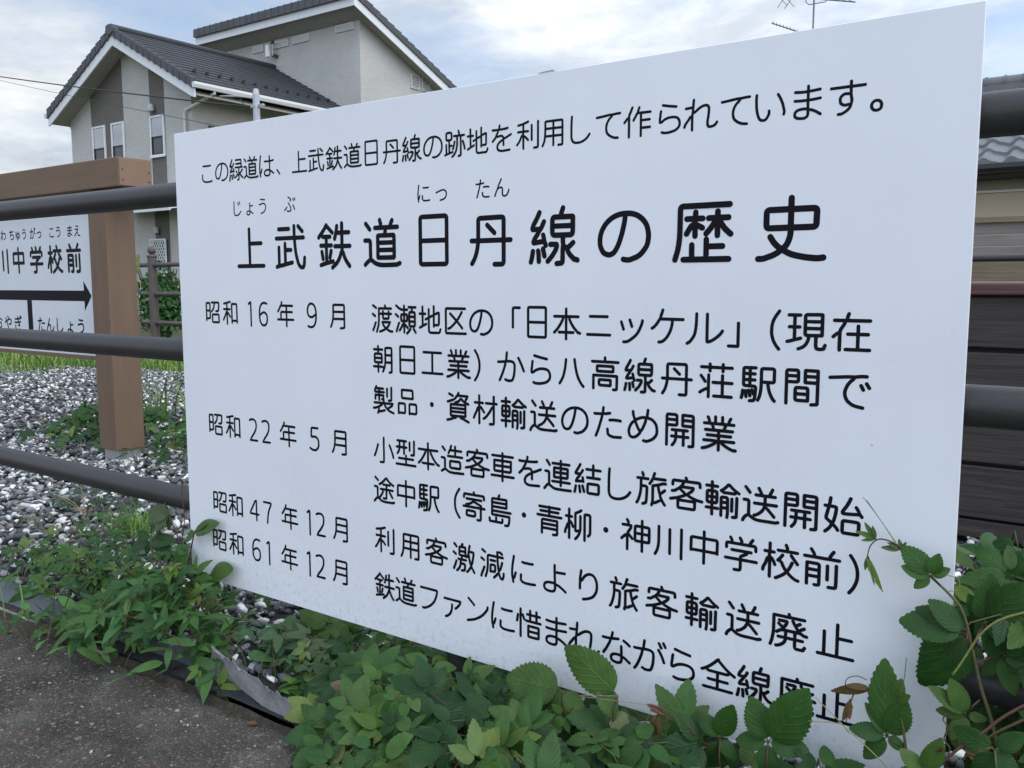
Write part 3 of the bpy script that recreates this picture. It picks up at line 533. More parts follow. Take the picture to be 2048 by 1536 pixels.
# ------------------------------------------------------------------ lettering
STROKES = {}
for ch, strokes in zip(sorted(set(''.join(l[1] for l in LINES) + STATION)), GLYPHS):
    STROKES[ch] = [np.array(p, float).reshape(-1, 2) / 200 for p in strokes]
KANA = set('このはをしてられいますじょうぶにったんからでのためよりファンがなちゅみぎえわやあかケルニッこ')
NOTKANA = set('ニ')
def smooth_line(P):
    P = [np.array(p, float) for p in P]
    out = [P[0]]
    closed = len(P) > 3 and np.linalg.norm(P[0] - P[-1]) < 1e-6
    n = len(P)
    def corner(a, b, c):
        la, lc = np.linalg.norm(b - a), np.linalg.norm(c - b)
        if la < 1e-9 or lc < 1e-9: return [b]
        turn = math.acos(max(-1, min(1, np.dot(b - a, c - b) / la / lc)))
        t = min(0.48 * la, 0.48 * lc, 0.045 if turn > 0.9 else 0.14)
        if turn < 0.03: return [b]
        p0 = b + (a - b) / la * t; p2 = b + (c - b) / lc * t
        k = 5 if turn > 0.5 else 3
        return [(1 - u) ** 2 * p0 + 2 * u * (1 - u) * b + u * u * p2 for u in np.linspace(0, 1, k)]
    for i in range(1, n - 1): out += corner(P[i - 1], P[i], P[i + 1])
    if closed:
        c = corner(P[-2], P[0], P[1]); out = out[1:] + c; out.append(out[0])
    else:
        out.append(P[-1])
    res = [out[0]]
    for p in out[1:]:
        if np.linalg.norm(p - res[-1]) > 1e-5: res.append(p)
    return np.array(res), closed
def stroke_faces(mb, P, closed, r, y, cap=7):
    """flat ribbon of half width r along P (x, z in metres) with round ends, lying at depth y"""
    b = len(mb.v); n = len(P)
    if n == 1:
        k = 20; mb.add([(P[0][0] + r * cos(2 * pi * i / k), y, P[0][1] + r * sin(2 * pi * i / k)) for i in range(k)], [tuple(range(k))]); return
    L, Rr = [], []
    for i in range(n):
        if closed: a = P[i - 1] if i else P[-2]; c = P[i + 1] if i < n - 1 else P[1]
        else: a = P[max(0, i - 1)]; c = P[min(n - 1, i + 1)]
        d = c - a; d = d / (np.linalg.norm(d) + 1e-12); nn = np.array([-d[1], d[0]])
        L.append(P[i] + nn * r); Rr.append(P[i] - nn * r)
    tilt = [y - 0.00003 * i / n for i in range(n)]             # where a stroke crosses itself the later part lies on top
    vs = [(p[0], t, p[1]) for p, t in zip(L, tilt)] + [(p[0], t, p[1]) for p, t in zip(Rr, tilt)]
    fs = [(i, n + i, n + i + 1, i + 1) for i in range(n - 1)]
    if not closed:
        for e, (A, B) in ((0, (P[0], P[1])), (n - 1, (P[-1], P[-2]))):
            d = (A - B) / (np.linalg.norm(A - B) + 1e-12); th = math.atan2(d[1], d[0])
            ring = [A + r * np.array([cos(th + pi / 2 - pi * j / cap), sin(th + pi / 2 - pi * j / cap)]) for j in range(1, cap)]
            s0 = len(vs); vs += [(p[0], tilt[e], p[1]) for p in ring]
            first, last = (n + e, e) if e else (e, n + e)
            if e == 0: fs.append((n, ) + tuple(range(s0 + cap - 2, s0 - 1, -1)) + (0,)) if False else fs.append(tuple([n] + list(range(s0, s0 + cap - 1)) + [0]))
            else: fs.append(tuple([e] + list(range(s0, s0 + cap - 1)) + [n + e]))
    mb.add(vs, fs)
def glyph(mb, ch, cx, zmid, em, wx, wz, r, y, kana=True):
    """one character: ink centred on cx, the middle of its square at height zmid; em = size, wx / wz = stretch"""
    ST = STROKES[ch]
    allp = np.vstack(ST)
    x0, x1 = allp[:, 0].min(), allp[:, 0].max()
    if kana and ch in KANA and ch not in NOTKANA: wx *= 1.13; wz *= 1.08
    if ch == '日': wx *= 1.08; 
    for k, P in enumerate(ST):
        Q, closed = smooth_line(P)
        Q = np.stack([cx + (Q[:, 0] - (x0 + x1) / 2) * em * wx, zmid + (Q[:, 1] - 0.38) * em * wz], 1)
        rr = r * (1.9 if ch == '・' else 1.0)
        if ch == '・': Q = Q[:1]
        stroke_faces(mb, Q, closed, rr, y - 0.000035 * (k % 14))

# ------------------------------------------------------------------ the information sign
ZTL = 1.04645                                    # top edge
SW, SH = 1.4381, 0.90
sign = thing('information_sign', 'large white information sign with black Japanese lettering on the dark pipe fence', 'sign', (SW / 2, 0.0, ZTL - SH))
pb = MB(); pb.box(0, SW, 0.0, 0.0035, ZTL - SH, ZTL); pb.build('panel', M['panel'], sign, bevel=0.0006, segs=1)
SIZES = {'intro': (0.0445, 1.0, 1.0, 0.00180), 'heading': (0.0900, 1.0, 0.98, 0.0039), 'ruby': (0.0350, 0.95, 1.0, 0.00135)}
for name, words, xs, row in LINES:
    em, wx, wz, r = SIZES.get(name, (0.0515, 1.0, 1.0, 0.00225))
    lb = MB()
    for ch, x in zip(words, xs):
        if ch in '0123456789': glyph(lb, ch, x / 1000, ZTL - row / 1000, em, 1.18, 1.2, r, -0.00012)
        else: glyph(lb, ch, x / 1000, ZTL - row / 1000, em, wx, wz, r, -0.00012, name != 'ruby')
    lb.build({'intro': 'intro_lettering', 'heading': 'heading_lettering', 'ruby': 'furigana_lettering'}.get(name, 'date_lettering' if name[:4] == 'date' else 'text_lettering'), M['letter'], sign)
fk = MB(); fk.prism([(0.868, 0.0005, ZTL + 0.0002), (0.900, 0.0005, ZTL + 0.0002), (0.895, -0.0012, ZTL + 0.0022), (0.876, -0.0008, ZTL + 0.0015)], (0, 0.0008, 0)); fk.build('peeled_film', M['panel'], sign)
for x in (0.22, 1.22):
    for z in (0.935, 0.613):
        bk = MB(); bk.box(x - 0.02, x + 0.02, 0.0036, 0.0085, z - 0.045, z + 0.045); bk.build('clamp', M['galv'], sign)   # holds the panel to the rail

# ------------------------------------------------------------------ near pipe fence
def pipe_post(parent, x, y, z0, z1, m, r=0.045):
    p = MB(); p.tube([(x, y, z0), (x, y, z1)], r, 20)
    po = p.build('post', m, parent, 'angle')
    b = MB(); prof = [(r, 0), (r * 1.12, 0.004), (r * 1.12, 0.02), (r * 0.55, 0.028), (r * 0.5, 0.036)]
    R0 = r * 0.92
    prof += [(max(0.001, R0 * sin(a)), 0.036 + R0 * 0.85 - R0 * cos(a)) for a in np.linspace(0.6, pi, 12)]
    b.lathe((x, y, z1 + 0.0005), prof, 20)
    b.build('ball_finial', m, po, True)
    return po
fy = 0.036
fence = thing('pipe_fence', 'dark brown steel pipe fence of three thick rails that carries the big white sign', 'fence', (0.7, fy, 0))
for z in (0.936, 0.614, 0.294):
    r_ = MB(); r_.tube([(-2.62, fy, z), (4.0, fy, z - 0.004)], 0.0245, 28); r_.build('rail', M['pipe'], fence, 'angle')
for x in (-1.62, 0.70, 2.62): pipe_post(fence, x, fy, -0.05, 0.965, M['pipe'], 0.030)
# ------------------------------------------------------------------ station name board (brown frame, white board)
st = thing('station_name_board', 'white station name board with arrow in a brown timber frame standing on the gravel', 'station sign', (-2.9, 0.95, 0.03))
PX0, PX1, PY0, PY1 = -1.905, -1.780, 0.885, 1.010
def st_post(x0, x1):
    b = MB(); b.box(x0, x1, PY0, PY1, 0.075, 1.105); p = b.build('post', M['brownwood'], st, bevel=0.003)
    s = MB(); s.box(x0 + 0.012, x1 - 0.012, PY0 + 0.012, PY1 - 0.012, -0.02, 0.0745)
    s.build('metal_shoe', M['galv'], p, bevel=0.002)
st_post(PX0, PX1); st_post(-4.10, -3.975)
bm_ = MB(); bm_.box(-4.28, -1.645, 0.868, 1.012, 1.124, 1.236); beam = bm_.build('beam', M['brownbeam'], st, bevel=0.004)
cap = MB(); cap.box(-1.6449, -1.641, 0.872, 1.008, 1.128, 1.232)
capo = cap.build('end_cap', mat('pale_brown_end_cap', (0.225, 0.140, 0.092), 0.5, 0.35, var=0.05), beam, bevel=0.0015)
sc = MB()
for y_, z_ in ((0.884, 1.19), (0.996, 1.185), (0.884, 1.15), (0.996, 1.15)): sc.tube([(-1.6409, y_, z_), (-1.6395, y_, z_)], 0.003, 8)
sc.build('screw', M['screw'], capo)
for a, b in ((PX0 + 0.02, PX1 - 0.02), (-4.08, -3.995)):
    sp = MB(); sp.box(a, b, 0.90, 0.99, 1.1051, 1.1239); sp.build('spacer_block', M['brownwood'], st)
BY = 0.925
bd = MB(); bd.box(-3.9745, PX0 - 0.0005, BY, BY + 0.02, 0.452, 1.036); bd.build('board', M['panel_old'], st, bevel=0.001)
br = MB(); br.box(-3.9745, PX0 - 0.0005, BY - 0.006, BY + 0.032, 0.436, 0.4515); br.build('bottom_rail', M['brownwood'], st, bevel=0.001)
sl_ = MB(); y_ = BY - 0.0002
for ch, x in zip('わちゅうがっこうまえ', (-2.700, -2.622, -2.566, -2.509, -2.433, -2.378, -2.270, -2.216, -2.123, -2.065)): glyph(sl_, ch, x, 0.973, 0.050, 1.0, 1.0, 0.0029, y_)
for ch, x in zip('かみか', (-2.99, -2.925, -2.765)): glyph(sl_, ch, x, 0.973, 0.050, 1.0, 1.0, 0.0029, y_)
for ch, x in zip('神川中学校前', (-2.875, -2.722, -2.572, -2.413, -2.256, -2.101)): glyph(sl_, ch, x, 0.858, 0.138, 0.93, 0.93, 0.0074, y_)
for ch, x in zip('たんしょう', (-2.402, -2.327, -2.245, -2.160, -2.075)): glyph(sl_, ch, x, 0.574, 0.066, 1.05, 1.05, 0.0040, y_)
for ch, x in zip('あおやぎ', (-2.872, -2.79, -2.705, -2.612)): glyph(sl_, ch, x, 0.574, 0.066, 1.05, 1.05, 0.0040, y_)
sl_.build('lettering', M['letter'], st)
ar = MB()
z0, z1 = 0.680, 0.724
ar.prism([(-3.85, y_, z0), (-2.036, y_, z0), (-2.036, y_, 0.640), (-1.979, y_, 0.702), (-2.036, y_, 0.764), (-2.036, y_, z1), (-3.85, y_, z1)], (0, -0.0004, 0))
ar.prism([(-2.517, y_, 0.505), (-2.476, y_, 0.505), (-2.476, y_, z0 - 0.0003), (-2.517, y_, z0 - 0.0003)], (0, -0.0004, 0))
ar.build('arrow', M['letter'], st)

# ------------------------------------------------------------------ ground, path, gravel, edging
def ground_material():
    m, g = newmat('bare_earth', 0.95, 0.1)
    o = g.n('ShaderNodeTexCoord').outputs['Object']
    a = g.n('ShaderNodeTexNoise', {'Vector': o, 'Scale': 1.2, 'Detail': 10.0})
    c = g.ramp(a.outputs['Fac'], [(0.35, (0.055, 0.046, 0.035)), (0.52, (0.075, 0.070, 0.040)), (0.65, (0.050, 0.075, 0.025))])
    g.link(c, g.p.inputs['Base Color']); return m
gm = ground_material()
g_ = MB(); s_ = 400
g_.add([(-s_, -s_, -0.10), (s_, -s_, -0.10), (s_, s_, -0.10), (-s_, s_, -0.10)], [(0, 1, 2, 3)])
tag(g_.build('ground', gm), kind='structure')

def path_material():
    m, g = newmat('exposed_aggregate_concrete', 0.9, 0.2)
    o = g.n('ShaderNodeTexCoord').outputs['Object']
    wob = g.n('ShaderNodeTexNoise', {'Vector': o, 'Scale': 60.0, 'Detail': 3.0})
    ad = g.n('ShaderNodeMixRGB', {0: 0.012, 1: o, 2: wob.outputs['Color']}, blend_type='ADD')
    def layer(scale, keep):
        v = g.n('ShaderNodeTexVoronoi', {'Vector': ad.outputs[0], 'Scale': scale, 'Randomness': 1.0})
        s = g.n('ShaderNodeSeparateColor', {0: v.outputs['Color']})
        siz = g.n('ShaderNodeMath', {0: s.outputs[1], 1: 0.30, 2: 0.20}, operation='MULTIPLY_ADD')
        inn = g.n('ShaderNodeMath', {0: v.outputs['Distance'], 1: siz.outputs[0]}, operation='LESS_THAN')
        kp = g.n('ShaderNodeMath', {0: s.outputs[2], 1: keep}, operation='LESS_THAN')
        mk = g.n('ShaderNodeMath', {0: inn.outputs[0], 1: kp.outputs[0]}, operation='MULTIPLY')
        dm = g.n('ShaderNodeMath', {0: siz.outputs[0], 1: v.outputs['Distance']}, operation='SUBTRACT')
        dm = g.n('ShaderNodeMath', {0: dm.outputs[0], 1: mk.outputs[0]}, operation='MULTIPLY')
        col = g.ramp(s.outputs[0], [(0.0, (0.085, 0.076, 0.066)), (0.2, (0.13, 0.12, 0.105)), (0.42, (0.15, 0.122, 0.092)), (0.56, (0.062, 0.062, 0.064)),
                                    (0.74, (0.19, 0.178, 0.158)), (0.95, (0.33, 0.32, 0.29)), (0.985, (0.20, 0.085, 0.06))], 'CONSTANT')
        return mk.outputs[0], col, dm.outputs[0]
    base = g.n('ShaderNodeTexNoise', {'Vector': o, 'Scale': 5.0, 'Detail': 12.0, 'Roughness': 0.72})
    bc = g.ramp(base.outputs['Fac'], [(0.36, (0.038, 0.033, 0.028)), (0.52, (0.070, 0.063, 0.053)), (0.66, (0.118, 0.108, 0.094))])
    fine = g.n('ShaderNodeTexNoise', {'Vector': o, 'Scale': 320.0, 'Detail': 3.0})
    fr = g.ramp(fine.outputs['Fac'], [(0.3, (0.55,) * 3), (0.7, (1.5,) * 3)])
    bc2 = g.n('ShaderNodeMixRGB', {0: 1.0, 1: bc, 2: fr}, blend_type='MULTIPLY')
    col, h = bc2.outputs[0], None
    for sc_, kp in ((260.0, 0.95), (150.0, 0.80), (85.0, 0.30)):
        k, c, d = layer(sc_, kp)
        col = g.n('ShaderNodeMixRGB', {0: k, 1: col, 2: c}).outputs[0]
        h = d if h is None else g.n('ShaderNodeMath', {0: h, 1: d}, operation='ADD').outputs[0]
    # big soft stains and dirt
    st_ = g.n('ShaderNodeTexNoise', {'Vector': o, 'Scale': 2.6, 'Detail': 6.0})
    sr = g.ramp(st_.outputs['Fac'], [(0.35, (0.60, 0.58, 0.55)), (0.65, (1.10, 1.09, 1.06))])
    col = g.n('ShaderNodeMixRGB', {0: 1.0, 1: col, 2: sr}, blend_type='MULTIPLY').outputs[0]
    g.link(col, g.p.inputs['Base Color'])
    hf = g.n('ShaderNodeMath', {0: fine.outputs['Fac'], 1: 0.25, 2: h}, operation='MULTIPLY_ADD')
    bp = g.n('ShaderNodeBump', {'Height': hf.outputs[0], 'Strength': 0.9, 'Distance': 0.006}); g.link(bp.outputs[0], g.p.inputs['Normal'])
    return m
p_ = MB(); p_.add([(-14, -3.4, 0), (9, -3.4, 0), (9, -0.150, 0), (-14, -0.150, 0)], [(0, 1, 2, 3)])
p_.add([(-14, -0.150, 0), (9, -0.150, 0), (9, -0.150, -0.1), (-14, -0.150, -0.1)], [(0, 1, 2, 3)])
tag(p_.build('path', path_material()), kind='structure')

GZ = 0.03                                        # gravel bed
def bed_z(x, y): return GZ - 0.012 + 0.010 * sin(x * 2.1 + 0.7) * cos(y * 2.7)
bm2 = MB(); nx, ny = 110, 50
for j in range(ny + 1):
    for i in range(nx + 1):
        x = -9 + 13.0 * i / nx; y = -0.148 + 4.6 * j / ny
        bm2.v.append((x, y, bed_z(x, y) - 0.006))
for j in range(ny):
    for i in range(nx): a = j * (nx + 1) + i; bm2.f.append((a, a + 1, a + nx + 2, a + nx + 1))
tag(bm2.build('gravel_bed', mat('dark_gravel_soil', (0.035, 0.036, 0.038), 0.95, 0.1, var=0.3, vscale=40, bump=0.5, bscale=80), smooth=True), kind='structure')

def ico(sub):
    b = bmesh.new(); bmesh.ops.create_icosphere(b, subdivisions=sub, radius=1.0)
    v = np.array([p.co[:] for p in b.verts]); f = np.array([[q.index for q in t.verts] for t in b.faces]); b.free(); return v, f
def pebbles(name, pos, size, sub, m, tints=None):
    v, f = ico(sub); n = len(pos)
    ax = size[:, None] * np.stack([RNG.uniform(0.85, 1.1, n), RNG.uniform(0.45, 0.80, n), RNG.uniform(0.30, 0.58, n)], 1) / 2
    lump = 1 + RNG.normal(0, 0.13, (n, len(v), 1))
    P = v[None] * lump * ax[:, None, :]
    yaw, tl, tr_ = RNG.uniform(0, 2 * pi, n), RNG.normal(0, 0.45, n), RNG.normal(0, 0.45, n)
    c, s = np.cos(tl)[:, None], np.sin(tl)[:, None]; X = P[..., 0] * c - P[..., 2] * s; Z = P[..., 0] * s + P[..., 2] * c
    c, s = np.cos(tr_)[:, None], np.sin(tr_)[:, None]; Y = P[..., 1] * c - Z * s; Z = P[..., 1] * s + Z * c
    c, s = np.cos(yaw)[:, None], np.sin(yaw)[:, None]
    Q = np.stack([X * c - Y * s, X * s + Y * c, Z], -1) + pos[:, None, :]
    F = (f[None] + (np.arange(n) * len(v))[:, None, None]).reshape(-1, 3)
    me = bpy.data.meshes.new(name)
    me.vertices.add(n * len(v)); me.vertices.foreach_set('co', Q.ravel())
    me.loops.add(F.size); me.loops.foreach_set('vertex_index', F.ravel().astype(np.int32))
    me.polygons.add(len(F)); me.polygons.foreach_set('loop_start', (np.arange(len(F)) * 3).astype(np.int32))
    me.polygons.foreach_set('use_smooth', [True] * len(F))
    me.update(); me.validate()
    if tints is None:
        u = RNG.random(n); t = np.empty((n, 4)); t[:, 3] = 1
        dark = np.array([0.108, 0.113, 0.116]); grey = np.array([0.235, 0.24, 0.24]); white = np.array([0.74, 0.73, 0.70]); brown = np.array([0.24, 0.20, 0.16])
        base = np.where((u < 0.44)[:, None], dark, np.where((u < 0.70)[:, None], grey, np.where((u < 0.93)[:, None], white, brown)))
        t[:, :3] = base * RNG.uniform(0.72, 1.22, (n, 1)); t[:, :3] = np.minimum(t[:, :3], 0.86)
        # white stones are the larger ones on top
    else: t = tints
    a = me.color_attributes.new('tint', 'FLOAT_COLOR', 'POINT'); a.data.foreach_set('color', np.repeat(t, len(v), 0).ravel())
    me.materials.append(m)
    o = bpy.data.objects.new(name, me); COL.objects.link(o); return o
def scatter(x0, x1, y0, y1, dens, test=None):
    n = int((x1 - x0) * (y1 - y0) * dens); p = np.stack([RNG.uniform(x0, x1, n), RNG.uniform(y0, y1, n)], 1)
    return p
def gz(p): return GZ - 0.012 + 0.010 * np.sin(p[:, 0] * 2.1 + 0.7) * np.cos(p[:, 1] * 2.7)
near = scatter(-2.6, 2.0, -0.080, 1.65, 2600)
dist = np.hypot(near[:, 0] - CAM.x, near[:, 1] - CAM.y)
pos = np.column_stack([near, gz(near) + RNG.uniform(-0.006, 0.012, len(near))])
tag(pebbles('gravel', pos, 0.014 + 0.024 * RNG.random(len(pos)) ** 1.4, 2, M['stone']), kind='stuff')
far = np.vstack([scatter(-8.5, -2.6, -0.115, 3.35, 1500), scatter(-2.6, -0.4, 1.65, 3.35, 1100), scatter(-0.4, 1.3, 1.65, 3.2, 500)])
edge = 2.85 + 0.26 * (far[:, 0] + 6.9) + 0.12 * np.sin(far[:, 0] * 3.1)
far = far[far[:, 1] < edge + 0.1]
# nothing of the hidden strip far left of the frame is needed
far = far[(far[:, 0] - CAM.x) > -3.2 * (far[:, 1] - CAM.y) - 1.2]
pos = np.column_stack([far, gz(far) + RNG.uniform(-0.006, 0.012, len(far))])
tag(pebbles('gravel', pos, RNG.uniform(0.018, 0.040, len(pos)), 1, M['stone']), kind='stuff')
# grit lying loose on the concrete
n = 900; gp = np.stack([RNG.uniform(-1.0, 1.6, n), -0.15 - np.abs(RNG.normal(0, 0.28, n)), np.full(n, 0.001)], 1)
u = RNG.random(n)
gt = np.ones((n, 4)); gt[:, :3] = np.where((u < 0.6)[:, None], [0.10, 0.09, 0.08], np.where((u < 0.85)[:, None], [0.22, 0.20, 0.17], [0.42, 0.41, 0.38])) * RNG.uniform(0.7, 1.2, (n, 1))
tag(pebbles('grit', gp, 0.003 + 0.009 * RNG.random(n) ** 3, 1, M['stone'], gt), kind='stuff')
# dirt and dead moss gathered along the foot of the edging: a thin uneven sheet
M['dirt'] = mat('damp_dirt', (0.030, 0.026, 0.021), 0.95, 0.1, vscale=60, col2=(0.075, 0.062, 0.048), bump=0.7, bscale=150)
dr = MB(); k = 90
for i in range(k + 1):
    x = -2.6 + 3.3 * i / k
    wdt = 0.006 + 0.014 * (0.5 + 0.5 * sin(x * 7.3)) * (0.5 + 0.5 * sin(x * 17.1 + 1)) + 0.010 * sin(x * 53) * sin(x * 31) + 0.035 * math.exp(-((x + 0.32) / 0.16) ** 2)
    for j in range(5):
        tt = j / 4; dr.v.append((x, -0.149 - wdt * tt, 0.012 * (1 - tt) ** 1.6 + 0.0006 + 0.002 * sin(x * 40 + j * 2) * (1 - tt)))
for i in range(k):
    for j in range(4): a = i * 5 + j; dr.f.append((a, a + 1, a + 6, a + 5))
tag(dr.build('dirt', M['dirt'], smooth=True), kind='structure')

# edging: thin plastic sheet standing along the edge of the path, leaning back; the next length is torn and curled over
M['edging'] = mat('blue_grey_edging', (0.070, 0.080, 0.085), 0.55, 0.4, var=0.22, vscale=8, bump=0.06, bscale=60)
M['edging_torn'] = mat('pale_worn_edging', (0.24, 0.24, 0.235), 0.75, 0.2, var=0.35, vscale=14, bump=0.25, bscale=90)
def strip(pts_rows, thick):
    mb = MB(); n = len(pts_rows); k = len(pts_rows[0])
    for side in (0, 1):
        for row in pts_rows:
            for p in row: mb.v.append((p[0], p[1] + side * thick, p[2] - side * thick * 0.4))
    N = n * k
    for i in range(n - 1):
        for j in range(k - 1):
            a = i * k + j
            mb.f.append((a, a + k, a + k + 1, a + 1)); mb.f.append((N + a, N + a + 1, N + a + k + 1, N + a + k))
    for i in range(n - 1):
        for j in (0, k - 1):
            a = i * k + j; mb.f.append((a, a + N, a + N + k, a + k) if j == 0 else (a, a + k, a + N + k, a + N))
    for i in (0, n - 1):
        for j in range(k - 1):
            a = i * k + j; mb.f.append((a, a + 1, a + N + 1, a + N) if i == 0 else (a, a + N, a + N + 1, a + 1))
    return mb
rows = []
for i in range(140):
    x = -8 + 8.28 * i / 139
    w = 0.006 * sin(x * 3.3) + 0.004 * sin(x * 9.1 + 1)
    rows.append([(x, -0.151 + 0.068 * t + w * t + 0.006 * sin(pi * t), 0.001 + (0.036 + 0.006 * sin(x * 2.2)) * t) for t in (0, 0.25, 0.5, 0.75, 1.0)])
e1 = strip(rows, 0.003).build('edging_sheet', M['edging'], smooth='angle')
lip = MB(); lip.tube([(r_[0][0], r_[0][1] - 0.003, 0.005 + 0.002 * sin(i * 0.9)) for i, r_ in enumerate(rows) if r_[0][0] < -0.02], 0.0042, 6)
lip.build('worn_lip', mat('pale_worn_lip', (0.20, 0.19, 0.175), 0.8, 0.2, var=0.4, vscale=40), e1, True)
tag(e1, 'long dark blue grey edging sheet leaning against the gravel at the left', 'edging')
rows = []
A = [on_z(422, 1296, 0.085), on_z(470, 1330, 0.074), on_z(540, 1380, 0.062), on_z(600, 1418, 0.05), on_z(680, 1462, 0.045)]
B = [on_z(424, 1312, 0.066), on_z(462, 1362, 0.034), on_z(525, 1412, 0.022), on_z(588, 1446, 0.018), on_z(672, 1484, 0.016)]
def lerp_path(Pn, t):
    q = t * (len(Pn) - 1); i = min(int(q), len(Pn) - 2); f = q - i; f = f * f * (3 - 2 * f); return Pn[i].lerp(Pn[i + 1], f)
for i in range(41):
    t = i / 40; a, b = lerp_path(A, t), lerp_path(B, t)
    jag = 0.006 * sin(i * 1.7) * sin(i * 0.9)
    rows.append([a.lerp(b, s) + Vector((0, 0, 0.012 * sin(pi * s) + (jag if s == 0 else 0))) for s in (0, 0.25, 0.5, 0.75, 1)])
tag(strip(rows, 0.0025).build('torn_edging', M['edging_torn'], smooth='angle'), 'torn pale grey edging strip curling up beside the creeper leaves', 'edging')
mt_ = MB(); mt_.prism([on_z(*p, 0.004) for p in ((396, 1338), (440, 1322), (520, 1392), (600, 1450), (560, 1440), (470, 1386))], (0, 0, 0.002))
tag(mt_.build('weed_mat', mat('dark_teal_weed_mat', (0.016, 0.026, 0.028), 0.6, 0.3, bump=0.3, bscale=300)), 'dark weed control mat sticking out under the torn edging strip', 'weed mat')
# ------------------------------------------------------------------ two storey house with gable and tower
HX0, HX1, HY, HB = -25.0, -19.06, 13.5, 22.3     # walls: left, right, facade plane, back
XR_, ZR = -21.69, 7.62                           # ridge
EZ, EH = 5.80, 3.55                              # height of the roof edge, half width with overhang
SL = (ZR - EZ) / EH
YF, YB = 12.95, 18.47
house = thing('house', 'two storey grey house with dark tiled gable roof and a taller block behind', 'house', (-22, 16, 0))
def roof_z(x): return ZR - SL * abs(x - XR_)
def gable_panel(x0, x1, z0, m, name, yfront, ythick):
    """piece of the facade between x0 and x1, cut by the roof slope"""
    pts = [(x0, yfront, z0), (x1, yfront, z0), (x1, yfront, roof_z(x1) - 0.10)]
    if x0 < XR_ < x1: pts.append((XR_, yfront, ZR - 0.10))
    pts.append((x0, yfront, roof_z(x0) - 0.10))
    return MB().prism(pts, (0, ythick, 0))
w = gable_panel(HX0, HX1, -0.1, M['siding'], 'wall', HY, 0.2)
w.box(HX0, HX0 + 0.2, HY + 0.2, HB, -0.1, roof_z(HX0) - 0.10); w.box(HX1 - 0.2, HX1, HY + 0.2, YB - 0.002, -0.1, roof_z(HX1) - 0.10)
w.box(HX0 + 0.2, HX1 - 0.2, HB - 0.2, HB, -0.1, 6)
wall = w.build('wall', M['siding'], house)
for a, b in ((-23.85, -22.2), (-20.90, -20.25)):
    gable_panel(a, b, 0.45, M['siding_dark'], 'dark_siding_strip', HY - 0.012, 0.012 - 0.001).build('dark_siding_strip', M['siding_dark'], wall)
# roof: stepped courses of flat tiles on both slopes
def stepped_slope(mb, x_top, z_top, x_bot, z_bot, y0, y1, n, step=0.035, thick=0.05):
    for i in range(n):
        t0, t1 = i / n, (i + 1) / n
        xa, za = x_top + (x_bot - x_top) * t0, z_top + (z_bot - z_top) * t0
        xb, zb = x_top + (x_bot - x_top) * t1, z_top + (z_bot - z_top) * t1
        mb.add([(xa, y0, za + 0.004), (xb, y0, zb + step), (xb, y1, zb + step), (xa, y1, za + 0.004), (xb, y0, zb - 0.004), (xb, y1, zb - 0.004)],
               [(0, 1, 2, 3), (1, 4, 5, 2)])
rb = MB()
for s in (-1, 1): stepped_slope(rb, XR_, ZR, XR_ + s * EH, EZ, YF + 0.02, YB, 14)
rb.prism([(XR_ - EH, YF + 0.06, EZ - 0.03), (XR_, YF + 0.06, ZR - 0.03), (XR_ + EH, YF + 0.06, EZ - 0.03), (XR_ + EH, YF + 0.06, EZ - 0.09), (XR_, YF + 0.06, ZR - 0.09), (XR_ - EH, YF + 0.06, EZ - 0.09)], (0, YB - YF - 0.1, 0))
roof = rb.build('roof', M['tile'], house)
rc = MB(); rc.tube([(XR_, YF - 0.02, ZR + 0.02), (XR_, YB, ZR + 0.02)], 0.10, 12); rc.build('ridge_cap', M['tile'], roof, 'angle')
# verge: one small box tile per course on each rake, its foot lapping the next
vb = MB(); nt_ = 14
for s in (-1, 1):
    for i in range(nt_):
        t0, t1 = i / nt_, (i + 0.88) / nt_
        xa, xb = XR_ + s * EH * t0, XR_ + s * EH * t1
        za, zb = ZR + (EZ - ZR) * t0, ZR + (EZ - ZR) * t1
        vb.prism([(xa, YF - 0.05, za + 0.03), (xb, YF - 0.05, zb + 0.065), (xb, YF - 0.05, zb - 0.20), (xa, YF - 0.05, za - 0.165)], (0, 0.14 + 0.0015 * (i % 2), 0))
vb.build('verge_tile_row', M['tilegrey'], roof)
kb = MB(); kb.prism([(XR_ - 0.17, YF - 0.075, ZR - 0.12), (XR_ - 0.06, YF - 0.075, ZR - 0.17), (XR_ + 0.06, YF - 0.075, ZR - 0.17), (XR_ + 0.17, YF - 0.075, ZR - 0.12), (XR_ + 0.15, YF - 0.075, ZR + 0.03), (XR_, YF - 0.075, ZR + 0.10), (XR_ - 0.15, YF - 0.075, ZR + 0.06)], (0, 0.2, 0)); kb.build('ridge_end_tile', M['tilegrey'], roof)
# white barge boards and the sloping soffit
for s in (-1, 1):
    fb = MB(); e = XR_ + s * EH
    fb.prism([(XR_, YF, ZR - 0.16), (e, YF, EZ - 0.16), (e, YF, EZ - 0.40), (e - s * 0.12, YF, EZ - 0.40 + 0.12 * SL - 0.03), (XR_, YF, ZR - 0.44)], (0, 0.04, 0)); fb.build('barge_board', M['white_trim'], roof)
sb = MB()
for s in (-1, 1):
    e = XR_ + s * (EH - 0.02)
    sb.prism([(XR_, YF + 0.041, ZR - 0.30), (e, YF + 0.041, EZ - 0.30), (e, YF + 0.041, EZ - 0.34), (XR_, YF + 0.041, ZR - 0.34)], (0, HY - YF - 0.045, 0))
    xw_ = HX1 if s > 0 else HX0
    sb.prism([(xw_ + s * 0.003, HY - 0.02, roof_z(xw_) - 0.30), (e, HY - 0.02, EZ - 0.30), (e, HY - 0.02, EZ - 0.34), (xw_ + s * 0.003, HY - 0.02, roof_z(xw_) - 0.34)], (0, YB - HY - 0.03, 0))
sb.build('soffit', M['soffit'], roof)
